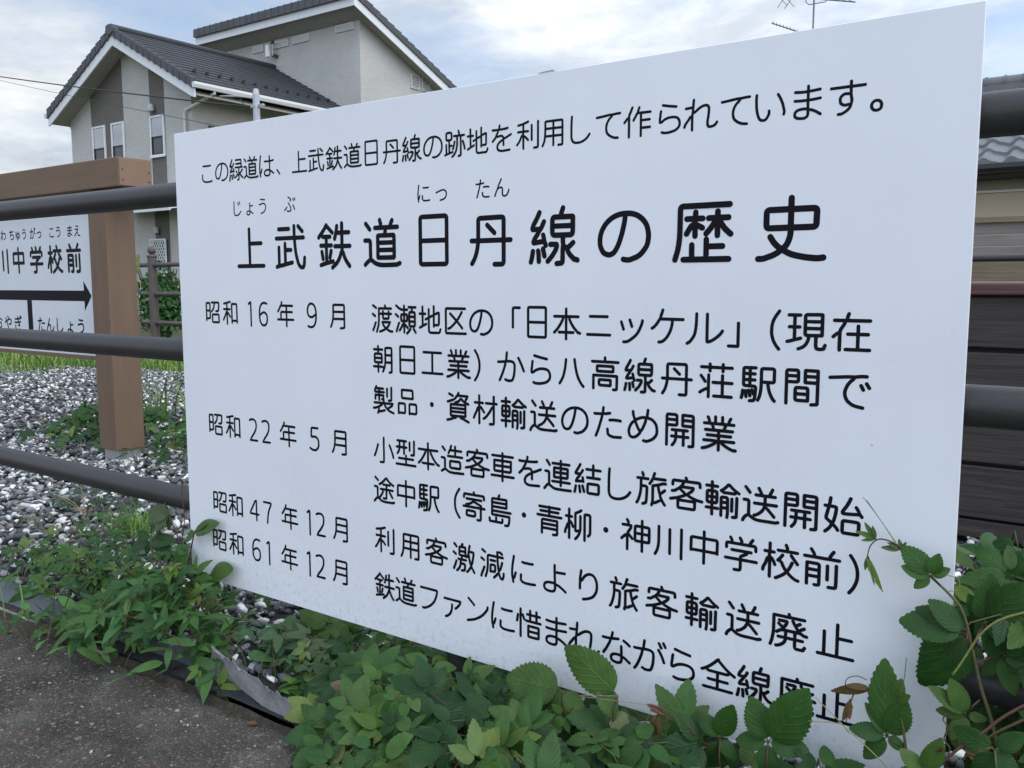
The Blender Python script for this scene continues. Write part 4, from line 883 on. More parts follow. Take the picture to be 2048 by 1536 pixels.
# gutters and downpipes
for s in (-1, 1):
    e = XR_ + s * (EH + 0.045)
    gb = MB(); prof = [(-0.055, 0.05), (0.055, 0.065), (0.065, 0.0), (0.04, -0.075), (-0.04, -0.075), (-0.055, 0.0)]
    y1_ = 17.75
    gb.prism([(e + s * a, YF - 0.06, EZ - 0.10 + b) for a, b in prof], (0, y1_ - YF + 0.06, 0))
    ge = gb.build('gutter', M['gutter'], roof)
    xs_ = (HX1 + 0.07) if s > 0 else (HX0 - 0.07)
    yy = 13.62
    dp = MB()
    if s > 0: pts = [(e, 13.52, EZ - 0.16), (e, 13.52, EZ - 0.22), (-19.22, 13.43, EZ - 0.52), (-19.27, 13.43, EZ - 0.60), (-19.27, 13.43, 0)]
    else: pts = [(e, yy, EZ - 0.16), (e, yy, EZ - 0.22), (xs_ - 0.02, yy, EZ - 0.50), (xs_, yy, EZ - 0.60), (xs_, yy, 0)]
    dp.tube(pts, 0.038, 12); dp.build('downpipe', M['gutter'], house, 'angle')
# snow guards on the right slope
for i in range(13):
    y = 13.45 + i * 0.385; t = 0.80; x = XR_ + EH * t; z = ZR + (EZ - ZR) * t
    MB().prism([(x - 0.09, y, z + 0.03), (x + 0.05, y, z - 0.02), (x + 0.05, y, z + 0.11)], (0, 0.06, 0)).build('snow_guard', M['black'], roof)
# windows in the facade
def sash(x0, x1, z0, z1, zmid):
    f = MB(); y = HY - 0.055; t = 0.055
    f.box(x0, x0 + t, y, HY - 0.0135, z0, z1); f.box(x1 - t, x1, y, HY - 0.0135, z0, z1)
    f.box(x0 + t, x1 - t, y, HY - 0.0135, z0, z0 + t); f.box(x0 + t, x1 - t, y, HY - 0.0135, z1 - t, z1)
    f.box(x0 - 0.02, x1 + 0.02, y - 0.03, y - 0.001, z0 - 0.03, z0 + 0.01)
    wd = f.build('window', M['white_trim'], house, bevel=0.004, segs=1)
    g = MB(); g.box(x0 + t, x1 - t, HY - 0.030, HY - 0.0136, zmid, z1 - t); g.build('upper_pane', M['glass'], wd)
    lf = MB(); a, b = x0 + t, x1 - t; q = 0.035
    lf.box(a, a + q, HY - 0.045, HY - 0.014, z0 + t, zmid); lf.box(b - q, b, HY - 0.045, HY - 0.014, z0 + t, zmid); lf.box(a + q, b - q, HY - 0.045, HY - 0.014, zmid - q, zmid - 0.001); lf.box(a + q, b - q, HY - 0.045, HY - 0.014, z0 + t, z0 + t + q)
    lf.build('lower_sash', M['black'], wd)
    g2 = MB(); g2.box(a + q, b - q, HY - 0.022, HY - 0.0138, z0 + t + q, zmid - q); g2.build('lower_pane', M['glass_low'], wd)
mg, gg = newmat('insect_screen_glass', 0.25, 0.5); gg.p.inputs['Base Color'].default_value = (0.06, 0.065, 0.07, 1); M['glass_low'] = mg
sash(-23.79, -23.12, 4.20, 5.29, 4.67); sash(-22.80, -22.16, 4.20, 5.30, 4.66); sash(-20.90, -20.25, 4.20, 5.29, 4.74)
def wall_lamp(x, z, r=0.085):                     # round hooded vent / lamp on the wall
    lb_ = MB(); prof = [(r * 0.95, 0), (r, 0.03), (r, 0.10), (r * 0.85, 0.155), (r * 0.5, 0.19), (0.01, 0.2)]
    lb_.lathe((x, HY - 0.11, z - 0.1), prof, 16); o_ = lb_.build('vent_hood', M['greyplastic'], house, True)
    a_ = MB(); a_.box(x - 0.05, x + 0.05, HY - 0.10, HY - 0.0125, z - 0.135, z - 0.102); a_.build('bracket', M['lampbrown'], o_)
wall_lamp(-20.70, 5.50); wall_lamp(-20.72, 2.24, 0.075)
# window guard trellis on the ground floor
tg = MB(); gx0, gx1, gz0, gz1 = -21.05, -20.31, 0.97, 1.99; gy = HY - 0.10
for a in ((gx0, gx0 + 0.035, gz0, gz1), (gx1 - 0.035, gx1, gz0, gz1)): tg.box(a[0], a[1], gy - 0.015, gy + 0.015, a[2], a[3])
for z in (gz0, gz1 - 0.035): tg.box(gx0 + 0.035, gx1 - 0.035, gy - 0.014, gy + 0.014, z, z + 0.035)
nd = 7
def clip_diag(c, s):                              # line x*s + z = c clipped to the frame
    pts = []
    for x in (gx0 + 0.02, gx1 - 0.02):
        z = c - s * x
        if gz0 <= z <= gz1: pts.append((x, z))
    for z in (gz0 + 0.02, gz1 - 0.02):
        x = (c - z) / s
        if gx0 < x < gx1: pts.append((x, z))
    return pts[:2] if len(pts) >= 2 else None
for s, yy in ((1.5, gy - 0.006), (-1.5, gy + 0.006)):
    c0 = sorted([gz0 + s * gx0, gz0 + s * gx1, gz1 + s * gx0, gz1 + s * gx1])
    for i in range(1, 13):
        q = clip_diag(c0[0] + (c0[-1] - c0[0]) * i / 13, s)
        if q: tg.bar((q[0][0], yy, q[0][1]), (q[1][0], yy, q[1][1]), 0.022, 0.008, (0, 1, 0))
tg.build('window_guard', M['white_trim'], house)
gw = MB(); gw.box(gx0 + 0.05, gx1 - 0.05, HY - 0.03, HY - 0.0135, gz0 + 0.02, gz1 - 0.04); gw.build('guarded_pane', M['glass_low'], house)
# small pale canopy over the ground floor
cb = MB(); cb.prism([(-21.95, 12.55, 2.66), (-21.95, 13.48, 2.86), (-21.95, 13.48, 2.89), (-21.95, 12.55, 2.69)], (3.2, 0, 0)); cp = cb.build('canopy', M['white_trim'], house)
cf = MB(); cf.box(-21.95, -18.75, 12.50, 12.549, 2.62, 2.70); cf.build('canopy_edge', M['gutter'], cp)

# ---- tower block with a single slope roof
TX0, TX1, TY, TZ, TB = -24.6, -17.875, 18.5, 8.62, 24.5
TS = 0.425                                       # fall of the roof towards the back
tw = MB()
def twz(y): return TZ - TS * (y - TY)
tw.prism([(TX1 - 0.2, TY, -0.1), (TX1, TY, -0.1), (TX1, TY, TZ), (TX1 - 0.2, TY, TZ)], (0, 0.2, 0))
tw.v = []; tw.f = []
tw.prism([(TX0, TY, -0.1), (TX0, TB, -0.1), (TX0, TB, twz(TB)), (TX0, TY, TZ)], (TX1 - TX0, 0, 0))
tw.build('tower_wall', M['siding'], house)
RX0, RX1, RY0 = TX0 - 0.26, TX1 + 0.42, TY - 0.62
def trz(y): return TZ - TS * (y - TY)
tr = MB()
n_c = 20
ya, yb_ = RY0 - 0.05, TB + 0.3
tr.prism([(RX0 + 0.03, ya, trz(ya) + 0.13), (RX0 + 0.03, yb_, trz(yb_) + 0.13), (RX0 + 0.03, yb_, trz(yb_) + 0.20), (RX0 + 0.03, ya, trz(ya) + 0.20)], (RX1 - RX0 - 0.06, 0, 0))
troof = tr.build('tower_roof', M['tile'], house)
fr_ = MB(); i = 0; x = RX0 - 0.03
while x < RX1 + 0.02:                            # row of cap tiles along the front edge, each lapping the next
    x2 = min(x + 0.305, RX1 + 0.03)
    fr_.prism([(x, RY0 - 0.09, trz(RY0) + 0.03), (x, RY0 - 0.075, trz(RY0) + 0.29), (x, RY0 + 0.12, trz(RY0) + 0.25), (x, RY0 + 0.12, trz(RY0) + 0.05)], (x2 - x - 0.014, 0, 0))
    fr_.prism([(x2 - 0.030, RY0 - 0.105, trz(RY0) + 0.02), (x2 - 0.030, RY0 - 0.09, trz(RY0) + 0.305), (x2 - 0.030, RY0 + 0.115, trz(RY0) + 0.262), (x2 - 0.030, RY0 + 0.115, trz(RY0) + 0.05)], (0.026, 0, 0))
    x = x2; i += 1
fr_.build('ridge_tile_row', M['tilegrey'], troof)
ve = MB(); y = RY0 + 0.12; i = 0
while y < TB + 0.25:
    y2 = y + 0.30
    ve.prism([(RX1 - 0.10, y, trz(y) + 0.05), (RX1 - 0.10, y2 + 0.01, trz(y2) + 0.04), (RX1 - 0.10, y2 + 0.01, trz(y2) + 0.27), (RX1 - 0.10, y, trz(y) + 0.235)], (0.145 + 0.002 * (i % 2), 0, 0))
    y = y2; i += 1
ve.build('verge_tile_row', M['tilegrey'], troof)
tf = MB()
tf.box(RX0, RX1 - 0.035, RY0, RY0 + 0.035, trz(RY0) - 0.20, trz(RY0) + 0.045)
tf.prism([(RX1 - 0.034, RY0, trz(RY0) + 0.045), (RX1 - 0.034, RY0, trz(RY0) - 0.20), (RX1 - 0.034, TB + 0.3, trz(TB + 0.3) - 0.20), (RX1 - 0.034, TB + 0.3, trz(TB + 0.3) + 0.045)], (0.034, 0, 0))
tf.prism([(RX0 - 0.035, RY0, trz(RY0) + 0.045), (RX0 - 0.035, RY0, trz(RY0) - 0.20), (RX0 - 0.035, TB + 0.3, trz(TB + 0.3) - 0.20), (RX0 - 0.035, TB + 0.3, trz(TB + 0.3) + 0.045)], (0.034, 0, 0))
tf.build('fascia', M['white_trim'], troof)
ts_ = MB()
ts_.prism([(RX0 + 0.002, RY0 + 0.037, trz(RY0) - 0.15), (RX0 + 0.002, TY - 0.003, trz(TY) - 0.14), (RX0 + 0.002, TY - 0.003, trz(TY) - 0.10), (RX0 + 0.002, RY0 + 0.037, trz(RY0) - 0.10)], (RX1 - RX0 - 0.04, 0, 0))
ts_.prism([(TX1 + 0.002, TY, trz(TY) - 0.14), (TX1 + 0.002, TB + 0.28, trz(TB + 0.28) - 0.14), (TX1 + 0.002, TB + 0.28, trz(TB + 0.28) - 0.10), (TX1 + 0.002, TY, trz(TY) - 0.10)], (RX1 - TX1 - 0.04, 0, 0))
ts_.build('soffit', M['soffit'], troof)
def louvre(x0, x1, z0, z1, horiz=True, side=False, y0=0, y1=0):
    f = MB(); t = 0.03; n = 5
    def bx(a0, a1, d0, d1, c0, c1):               # along wall, depth out of the wall, height
        if side: f.box(TX1 + d0, TX1 + d1, a0, a1, c0, c1)
        else: f.box(a0, a1, TY - d1, TY - d0, c0, c1)
    bx(x0, x0 + t, 0.001, 0.05, z0, z1); bx(x1 - t, x1, 0.001, 0.05, z0, z1)
    bx(x0 + t, x1 - t, 0.001, 0.049, z0, z0 + t); bx(x0 + t, x1 - t, 0.001, 0.049, z1 - t, z1)
    v_ = f.build('louvre_vent', M['gutter'], house)
    f = MB()
    for i in range(n):
        z = z0 + t + (z1 - z0 - 2 * t) * (i + 0.35) / n
        bx(x0 + t, x1 - t, 0.012, 0.044, z, z + 0.022)
    f.build('slat_set', M['gutter'], v_)
for px0, py0, px1, py1 in ((452.5, 116, 464, 109), (507.5, 103.5, 528, 94), (547, 93, 578, 84), (586, 83, 619.5, 73), (672.5, 60, 708, 50.5)):
    a, b = on_y(px0, py0, TY), on_y(px1, py1, TY); zc_ = (a.z + b.z) / 2
    louvre(a.x, b.x, zc_ - 0.105, zc_ + 0.105)
for px0, px1 in ((821, 838), (842.5, 858)):
    a, b = on_x(px0, 178, TX1), on_x(px1, 178, TX1)
    louvre(min(a.y, b.y), max(a.y, b.y), 6.92, 7.36, side=True)
# flat panel aerial on a bracket
an = thing('panel_antenna', 'white flat panel aerial on a short mast clamped to the tall grey wall', 'antenna', on_y(542, 100, TY - 0.25))
p0 = on_y(542, 100, TY - 0.25)
b = MB(); b.tube([(p0.x + 0.02, TY - 0.2, p0.z - 0.17), (p0.x + 0.02, TY - 0.2, p0.z + 0.24)], 0.022, 10); b.build('mast', M['galv'], an, 'angle')
b = MB(); b.box(p0.x - 0.20, p0.x - 0.04, TY - 0.33, TY - 0.24, p0.z - 0.21, p0.z + 0.17); b.build('panel', M['white_trim'], an, bevel=0.02)
b = MB(); b.box(p0.x - 0.05, p0.x + 0.05, TY - 0.19, TY - 0.001, p0.z - 0.19, p0.z - 0.11); b.box(p0.x - 0.04, p0.x + 0.06, TY - 0.24, TY - 0.16, p0.z + 0.19, p0.z + 0.29); b.build('bracket', M['lampbrown'], an)
ins = thing('cable_bracket', 'dark insulator bracket with hanging wires on the side wall of the grey house', 'cable bracket', (HX1 + 0.1, 14.1, 4.75))
p0 = Vector((HX1 + 0.02, 14.02, 4.78))
b = MB(); b.box(p0.x - 0.0195, p0.x + 0.10, p0.y - 0.04, p0.y + 0.18, p0.z, p0.z + 0.10); b.box(p0.x - 0.0195, p0.x + 0.06, p0.y - 0.02, p0.y + 0.12, p0.z + 0.10, p0.z + 0.16); b.build('arm', M['lampbrown'], ins)
b = MB()
for dy, l in ((0.0, 0.15), (0.09, 0.17), (0.17, 0.20), (0.30, 0.22)): b.tube([(p0.x + 0.07, p0.y + dy * 0.8, p0.z), (p0.x + 0.07, p0.y + dy, p0.z - l)], [0.008, 0.02], 8)
b.build('insulator', M['cable'], ins)

# ------------------------------------------------------------------ service pole and overhead wires
pole = thing('service_pole', 'slim pale grey steel service pole with wire clamps in front of the house', 'pole', (-10.9, 9.0, 0))
b = MB(); b.tube([(-10.89, 9.0, -0.2), (-10.89, 9.0, 3.93)], 0.058, 16); b.tube([(-10.89, 9.0, 3.9301), (-10.89, 9.0, 4.02)], [0.058, 0.04], 16); b.build('shaft', M['polecap'], pole, 'angle')
b = MB()
for z in (3.74, 3.40):
    b.tube([(-10.89, 9.0, z - 0.025), (-10.89, 9.0, z + 0.025)], 0.066, 16); b.box(-11.02, -10.945, 8.98, 9.02, z - 0.02, z + 0.02); b.box(-10.83, -10.70, 8.98, 9.02, z - 0.015, z + 0.02)
b.build('clamp_band', M['galv'], pole)
def wire(name, label, a, b_, sag, r, n=24):
    a, b_ = Vector(a), Vector(b_)
    pts = [a.lerp(b_, i / n) - Vector((0, 0, sag * 4 * (i / n) * (1 - i / n))) for i in range(n + 1)]
    w_ = MB(); w_.tube(pts, r, 6); return tag(w_.build(name, M['cable'], None, True), label, 'wire', 'wires at the service pole')
far_a = on_y(-260, 108, 14.0)
wire('overhead_wire', 'thick black overhead wire crossing the gable to the top of the grey pole', far_a, (-11.05, 9.0, 3.74), 0.12, 0.014)
wire('overhead_wire', 'thin dark wire running below the thick overhead wire', on_y(-260, 96, 14.0), (-10.95, 9.0, 3.30), 0.10, 0.0055)
wire('drop_wire', 'black drop wire sagging from the grey pole to the house bracket', (-10.93, 9.0, 3.56), (HX1 + 0.12, 14.15, 4.86), 0.35, 0.010)
b = MB(); q0, q1 = on_y(505, 196, 9.0), on_y(440, 192, 9.4)
b.tube([q0, q0.lerp(q1, 0.5) + Vector((0, 0, 0.015)), q1], [0.012, 0.022, 0.010], 8); b.build('tension_clamp', M['galv'], pole, True)
wire('jumper_wire', 'short black jumper wire looping beside the grey pole below the clamp', on_y(480, 198, 9.1), on_y(508, 219, 9.0), 0.05, 0.009, 10)

# ------------------------------------------------------------------ far pipe fence
ff = thing('pipe_fence', 'distant brown pipe fence with a ball topped end post in front of the shrub', 'fence', (-7.1, 4.5, 0))
FY = 4.5
pipe_post(ff, -7.11, FY, -0.12, 1.035, M['pipe_far'], 0.047)
for x in (-5.11, -3.11, -1.11): pipe_post(ff, x, FY, -0.12, 1.035, M['pipe_far'], 0.047)
for z in (0.957, 0.648, 0.340):
    b = MB(); b.tube([(-7.33, FY, z), (-0.9, FY, z)], 0.0243, 14); ra = b.build('rail', M['pipe_far'], ff, 'angle')
    b = MB(); b.tube([(-7.345, FY, z), (-7.3305, FY, z)], [0.018, 0.027], 14); b.build('end_cap', M['pipe_far'], ra, 'angle')
    b = MB(); b.tube([(-7.18, FY, z), (-7.04, FY, z)], 0.031, 14); b.build('sleeve', M['pipe_far'], ra, 'angle')

# ------------------------------------------------------------------ right: replica platform of dark planks, board fence, pipe, tiled house
def plank_mat(name, c, c2, rough=0.75, sc=3.0, scratch=True):
    m, g = newmat(name, rough, 0.3)
    o = g.n('ShaderNodeTexCoord').outputs['Object']
    mp = g.n('ShaderNodeMapping', {'Vector': o, 'Scale': (1.2, 1, 30)})
    n = g.n('ShaderNodeTexNoise', {'Vector': mp.outputs[0], 'Scale': sc, 'Detail': 9.0, 'Roughness': 0.65})
    col = g.ramp(n.outputs['Fac'], [(0.32, c), (0.68, c2)])
    if scratch:
        mp2 = g.n('ShaderNodeMapping', {'Vector': o, 'Scale': (6, 1, 60)})
        v = g.n('ShaderNodeTexNoise', {'Vector': mp2.outputs[0], 'Scale': 2.2, 'Detail': 3.0})
        k = g.ramp(v.outputs['Fac'], [(0.70, (0, 0, 0)), (0.76, (1, 1, 1))])
        col = g.n('ShaderNodeMixRGB', {0: k, 1: col, 2: (*[min(1, x * 2.6 + 0.02) for x in c2], 1)}).outputs[0]
    g.link(col, g.p.inputs['Base Color'])
    bp = g.n('ShaderNodeBump', {'Height': n.outputs['Fac'], 'Strength': 0.4, 'Distance': 0.006}); g.link(bp.outputs[0], g.p.inputs['Normal'])
    return m
M['plank'] = plank_mat('dark_stained_plank', (0.034, 0.028, 0.026), (0.076, 0.064, 0.058))
M['plank_red'] = plank_mat('dark_red_plank', (0.085, 0.036, 0.038), (0.14, 0.072, 0.070), scratch=False)
M['deck'] = plank_mat('grey_deck_plank', (0.10, 0.09, 0.085), (0.17, 0.15, 0.14))
PY = 1.69
plat = thing('replica_platform', 'low replica station platform clad in dark stained planks behind the pebbles', 'platform', (2.6, 2.6, 0))
PX_0, PX_1 = 0.80, 5.2
for z0, z1, off in ((0.028, 0.080, 0.004), (0.088, 0.236, 0.0), (0.247, 0.398, 0.003), (0.408, 0.558, 0.0), (0.572, 0.712, 0.002)):
    b = MB(); b.box(PX_0, PX_1, PY + off, PY + 0.035, z0, z1); b.build('plank', M['plank'], plat, bevel=0.004)
b = MB(); b.box(PX_0 - 0.02, PX_1, PY - 0.018, PY + 0.12, 0.718, 0.750); b.build('nosing_board', M['plank_red'], plat, bevel=0.004)
b = MB(); b.box(PX_0 + 0.02, PX_1 - 0.02, PY + 0.036, 3.6, -0.1, 0.70); b.build('core', M['plank'], plat)
b = MB(); y = PY + 0.125
while y < 3.55: b.box(PX_0, PX_1, y, y + 0.14, 0.7005, 0.742); y += 0.15
b.build('deck', M['deck'], plat)
# weathered board fence beyond
M['board_grey'] = plank_mat('weathered_grey_board', (0.17, 0.15, 0.135), (0.28, 0.25, 0.22), sc=2.0)
M['board_tan'] = plank_mat('tan_board', (0.16, 0.12, 0.08), (0.25, 0.19, 0.125), sc=2.0)
bf = thing('board_fence', 'weathered wooden board fence of wide grey and tan boards below the tiled house', 'fence', (1.0, 6.5, 0))
Y0 = 6.5
zt_, zm_, zp_, zb_ = on_y(1990, 433, Y0).z, on_y(1990, 446, Y0).z, on_y(1990, 517, Y0).z, 0.05
b = MB(); b.box(-2.6, 5.5, Y0 - 0.03, Y0 + 0.03, zm_ + 0.002, zt_); b.build('top_board', M['board_tan'], bf, bevel=0.004)
h = (zm_ - zp_) / 3
for i in range(3):
    b = MB(); b.box(-2.6, 5.5, Y0 - 0.002 * (i % 2), Y0 + 0.03, zm_ - h * (i + 1) + 0.006, zm_ - h * i); b.build('board', M['board_grey'], bf, bevel=0.003)
for i in range(5):
    z1_ = zp_ - i * (zp_ - zb_) / 5; b = MB(); b.box(-2.6, 5.5, Y0 - 0.002 * (i % 2), Y0 + 0.03, z1_ - (zp_ - zb_) / 5 + 0.006, z1_ - 0.001); b.build('board', M['board_tan'], bf, bevel=0.003)
for x in (-2.4, -0.6, 1.2, 3.0, 4.8):
    b = MB(); b.box(x, x + 0.09, Y0 + 0.031, Y0 + 0.12, -0.1, zt_ - 0.03); b.build('post', M['board_grey'], bf)
pf = thing('handrail', 'single dark handrail pipe running in front of the weathered boards on the right', 'handrail', (1.0, 5.9, 0))
zq = on_y(1990, 516.5, 5.9).z
b = MB(); b.tube([(-2.4, 5.9, zq), (4.6, 5.9, zq)], 0.0235, 14); b.build('rail', M['pipe'], pf, 'angle')
for x in (-2.2, -0.4, 2.1, 4.0):
    b = MB(); b.tube([(x, 5.9, -0.12), (x, 5.9, zq - 0.02)], 0.03, 12); b.build('post', M['pipe'], pf, 'angle')

# single storey tiled house
h2 = thing('tiled_house', 'low beige house with grey wavy roof tiles at the right behind the board fence', 'house', (3, 15, 0))
EY = 12.4
ze_t, ze_b, zw = on_y(1990, 319, EY).z, on_y(1990, 345, EY).z, on_y(1990, 350, EY + 0.7).z
X0h, X1h = -6.0, 10.0
b = MB(); b.box(X0h + 0.6, X1h - 0.6, EY + 0.7, 19.0, -0.1, zw + 0.25)
M['beige'] = mat('beige_render', (0.58, 0.50, 0.385), 0.85, 0.2, var=0.05, vscale=2, bump=0.1, bscale=60)
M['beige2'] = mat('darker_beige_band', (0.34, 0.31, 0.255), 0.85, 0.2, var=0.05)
h2w = b.build('wall', M['beige'], h2)
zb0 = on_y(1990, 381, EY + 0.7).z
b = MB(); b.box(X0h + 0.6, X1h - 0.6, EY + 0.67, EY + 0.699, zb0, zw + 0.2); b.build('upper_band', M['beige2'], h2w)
b = MB(); b.box(X0h + 0.6, X1h - 0.6, EY + 0.655, EY + 0.669, zb0 - 0.03, zb0); b.build('band_strip', M['white_trim'], h2w)
# wavy tile roof as a relief: S profile along the eave, courses up the slope
RYd = 15.6
zr = on_y(1990, 176, RYd).z
pitch = 0.33; course = 0.36
run = RYd - EY; sl2 = (zr - ze_t) / run; ncr = int(math.hypot(run, zr - ze_t) / course)
xsn = np.arange(X0h, X1h, pitch / 10)
def wave(x):
    u = (x / pitch) % 1.0
    return 0.030 * np.cos(2 * pi * u) + 0.016 * np.sin(2 * pi * u) + 0.012 * np.cos(4 * pi * u)
rv = []; rf = []
rows_ = []
for c in range(ncr):
    for k, (f, lift) in enumerate(((0.0, 0.042), (0.5, 0.022), (0.999, 0.002))):
        t = (c + f) / ncr
        rows_.append((EY + run * t, ze_t - 0.05 + (zr - ze_t) * t + lift, wave(xsn)))
nxx = len(xsn)
bt = MB()
for (y, z, wv) in rows_:
    for x, q in zip(xsn, wv): bt.v.append((x, y, z + q))
for r_i in range(len(rows_) - 1):
    for i in range(nxx - 1):
        a = r_i * nxx + i; bt.f.append((a, a + 1, a + nxx + 1, a + nxx))
# rounded front ends of the eave tiles
b0 = len(bt.v)
for x, q in zip(xsn, wave(xsn)): bt.v.append((x, EY, ze_t - 0.05 - 0.035))
for i in range(nxx - 1): bt.f.append((b0 + i, b0 + i + 1, i + 1, i))
M['kawara'] = mat('grey_clay_roof_tile', (0.125, 0.127, 0.130), 0.42, 0.5, var=0.22, vscale=1.8)
r2 = bt.build('roof', M['kawara'], h2, 'angle', angle=50)
bb = MB(); bb.prism([(X0h, EY + 0.02, ze_t - 0.09), (X0h, RYd, zr - 0.09), (X0h, 19.6, ze_t - 0.09)], (X1h - X0h, 0, 0)); bb.build('roof_core', M['kawara'], r2)
rd = MB(); x = X0h
while x < X1h:
    rd.tube([(x, RYd, zr + 0.06), (x + 0.26, RYd, zr + 0.06)], 0.115, 14); rd.tube([(x + 0.245, RYd, zr + 0.06), (x + 0.275, RYd, zr + 0.06)], 0.13, 14); x += 0.275
rd.box(X0h, X1h, RYd - 0.14, RYd + 0.14, zr - 0.12, zr - 0.03); rd.box(X0h, X1h, RYd - 0.12, RYd + 0.12, zr - 0.028, zr + 0.03)
rd.build('ridge_tile_row', M['kawara'], r2, 'angle')
gt2 = MB(); gt2.prism([(X0h, EY - 0.09, ze_b + 0.11), (X0h, EY + 0.0, ze_b + 0.12), (X0h, EY + 0.02, ze_b + 0.03), (X0h, EY - 0.02, ze_b - 0.01), (X0h, EY - 0.07, ze_b + 0.0), (X0h, EY - 0.10, ze_b + 0.05)], (X1h - X0h, 0, 0)); gt2.build('gutter', M['black'], r2)
b = MB(); b.box(X0h, X1h, EY + 0.021, EY + 0.045, ze_b - 0.02, ze_t - 0.09); b.box(X0h + 0.1, X1h - 0.1, EY + 0.046, EY + 0.69, ze_b - 0.03, ze_b); b.build('eave_board', M['plank'], r2)

# television aerials on that house
def boom(mb, a, b_, n, le, rr=0.007):
    a, b_ = Vector(a), Vector(b_); mb.tube([a, b_], 0.011, 6)
    d = (b_ - a).normalized(); s = d.cross(Vector((0, 0, 1))).normalized()
    for i in range(n):
        c = a.lerp(b_, (i + 0.5) / n) + Vector((0, 0, 0.012)); l = le * (1 - 0.35 * i / n)
        mb.tube([c - s * l / 2, c + s * l / 2], 0.0045, 5)
AY = 15.6
mast = on_y(1626, 60, AY); up = on_y(1626, 8, AY)
tv = thing('tv_antenna', 'tall television aerial with two booms rising above the top edge of the white sign', 'antenna', (mast.x, AY, zr))
b = MB(); b.tube([(mast.x, AY, zr), (mast.x, AY, up.z)], 0.016, 8); b.tube([(mast.x, AY, up.z), (mast.x, AY, up.z + 0.42)], 0.012, 8); b.build('mast', M['alu'], tv, True)
b = MB()
l0, l1 = on_y(1612, 4, AY), on_y(1657, 4, AY)
zz = up.z
b.tube([(l0.x, AY, zz + 0.16), (l0.x, AY, zz + 0.05), (l0.x + 0.06, AY, zz), (l1.x - 0.06, AY, zz), (l1.x, AY, zz + 0.05), (l1.x, AY, zz + 0.16)], 0.009, 6); b.build('bracket', M['alu'], tv, True)
b = MB(); boom(b, on_y(1560, -8, AY), on_y(1710, 4, AY - 0.5), 12, 0.40); 
for q in (on_y(1566, 2, AY), on_y(1580, 4, AY)): b.tube([q + Vector((-0.10, 0, 0.12)), q + Vector((0.08, 0, -0.10))], 0.006, 5); b.tube([q + Vector((-0.10, 0, -0.10)), q + Vector((0.08, 0, 0.12))], 0.006, 5)
b.build('upper_boom', M['alu'], tv)
b = MB(); boom(b, on_y(1543, 46, AY), on_y(1640, 78, AY + 0.3), 14, 0.24); b.build('lower_boom', M['alu'], tv)
q = on_y(2052, 150, AY)
tv2 = thing('tv_antenna', 'small television aerial on the tiled ridge at the right picture edge', 'antenna', (q.x, AY, zr))
b = MB(); b.tube([(q.x, AY, zr), (q.x, AY, q.z + 0.06)], 0.014, 8); b.build('mast', M['alu'], tv2, True)
b = MB(); boom(b, q + Vector((-0.11, 0, 0)), q + Vector((0.8, 0.2, 0)), 8, 0.22); b.build('upper_boom', M['alu'], tv2)
# ------------------------------------------------------------------ plants
PR = random.Random(23)
GREENS = [(0.023, 0.068, 0.015), (0.029, 0.082, 0.017), (0.036, 0.094, 0.020), (0.044, 0.104, 0.022), (0.019, 0.056, 0.015), (0.060, 0.120, 0.024)]
FRESH = [(0.036, 0.098, 0.020), (0.052, 0.118, 0.023), (0.030, 0.084, 0.019), (0.024, 0.070, 0.017)]
YOUNG = [(0.098, 0.165, 0.030), (0.075, 0.145, 0.028), (0.115, 0.17, 0.045)]
BRONZE = [(0.130, 0.062, 0.030), (0.16, 0.085, 0.035), (0.11, 0.075, 0.03)]
def jit(c, a=0.22):
    k = PR.uniform(1 - a, 1 + a); return (c[0] * k * PR.uniform(0.9, 1.1), c[1] * k, c[2] * k * PR.uniform(0.88, 1.12), 1)
def rvec(): return Vector((PR.gauss(0, 1), PR.gauss(0, 1), PR.gauss(0, 1))).normalized()
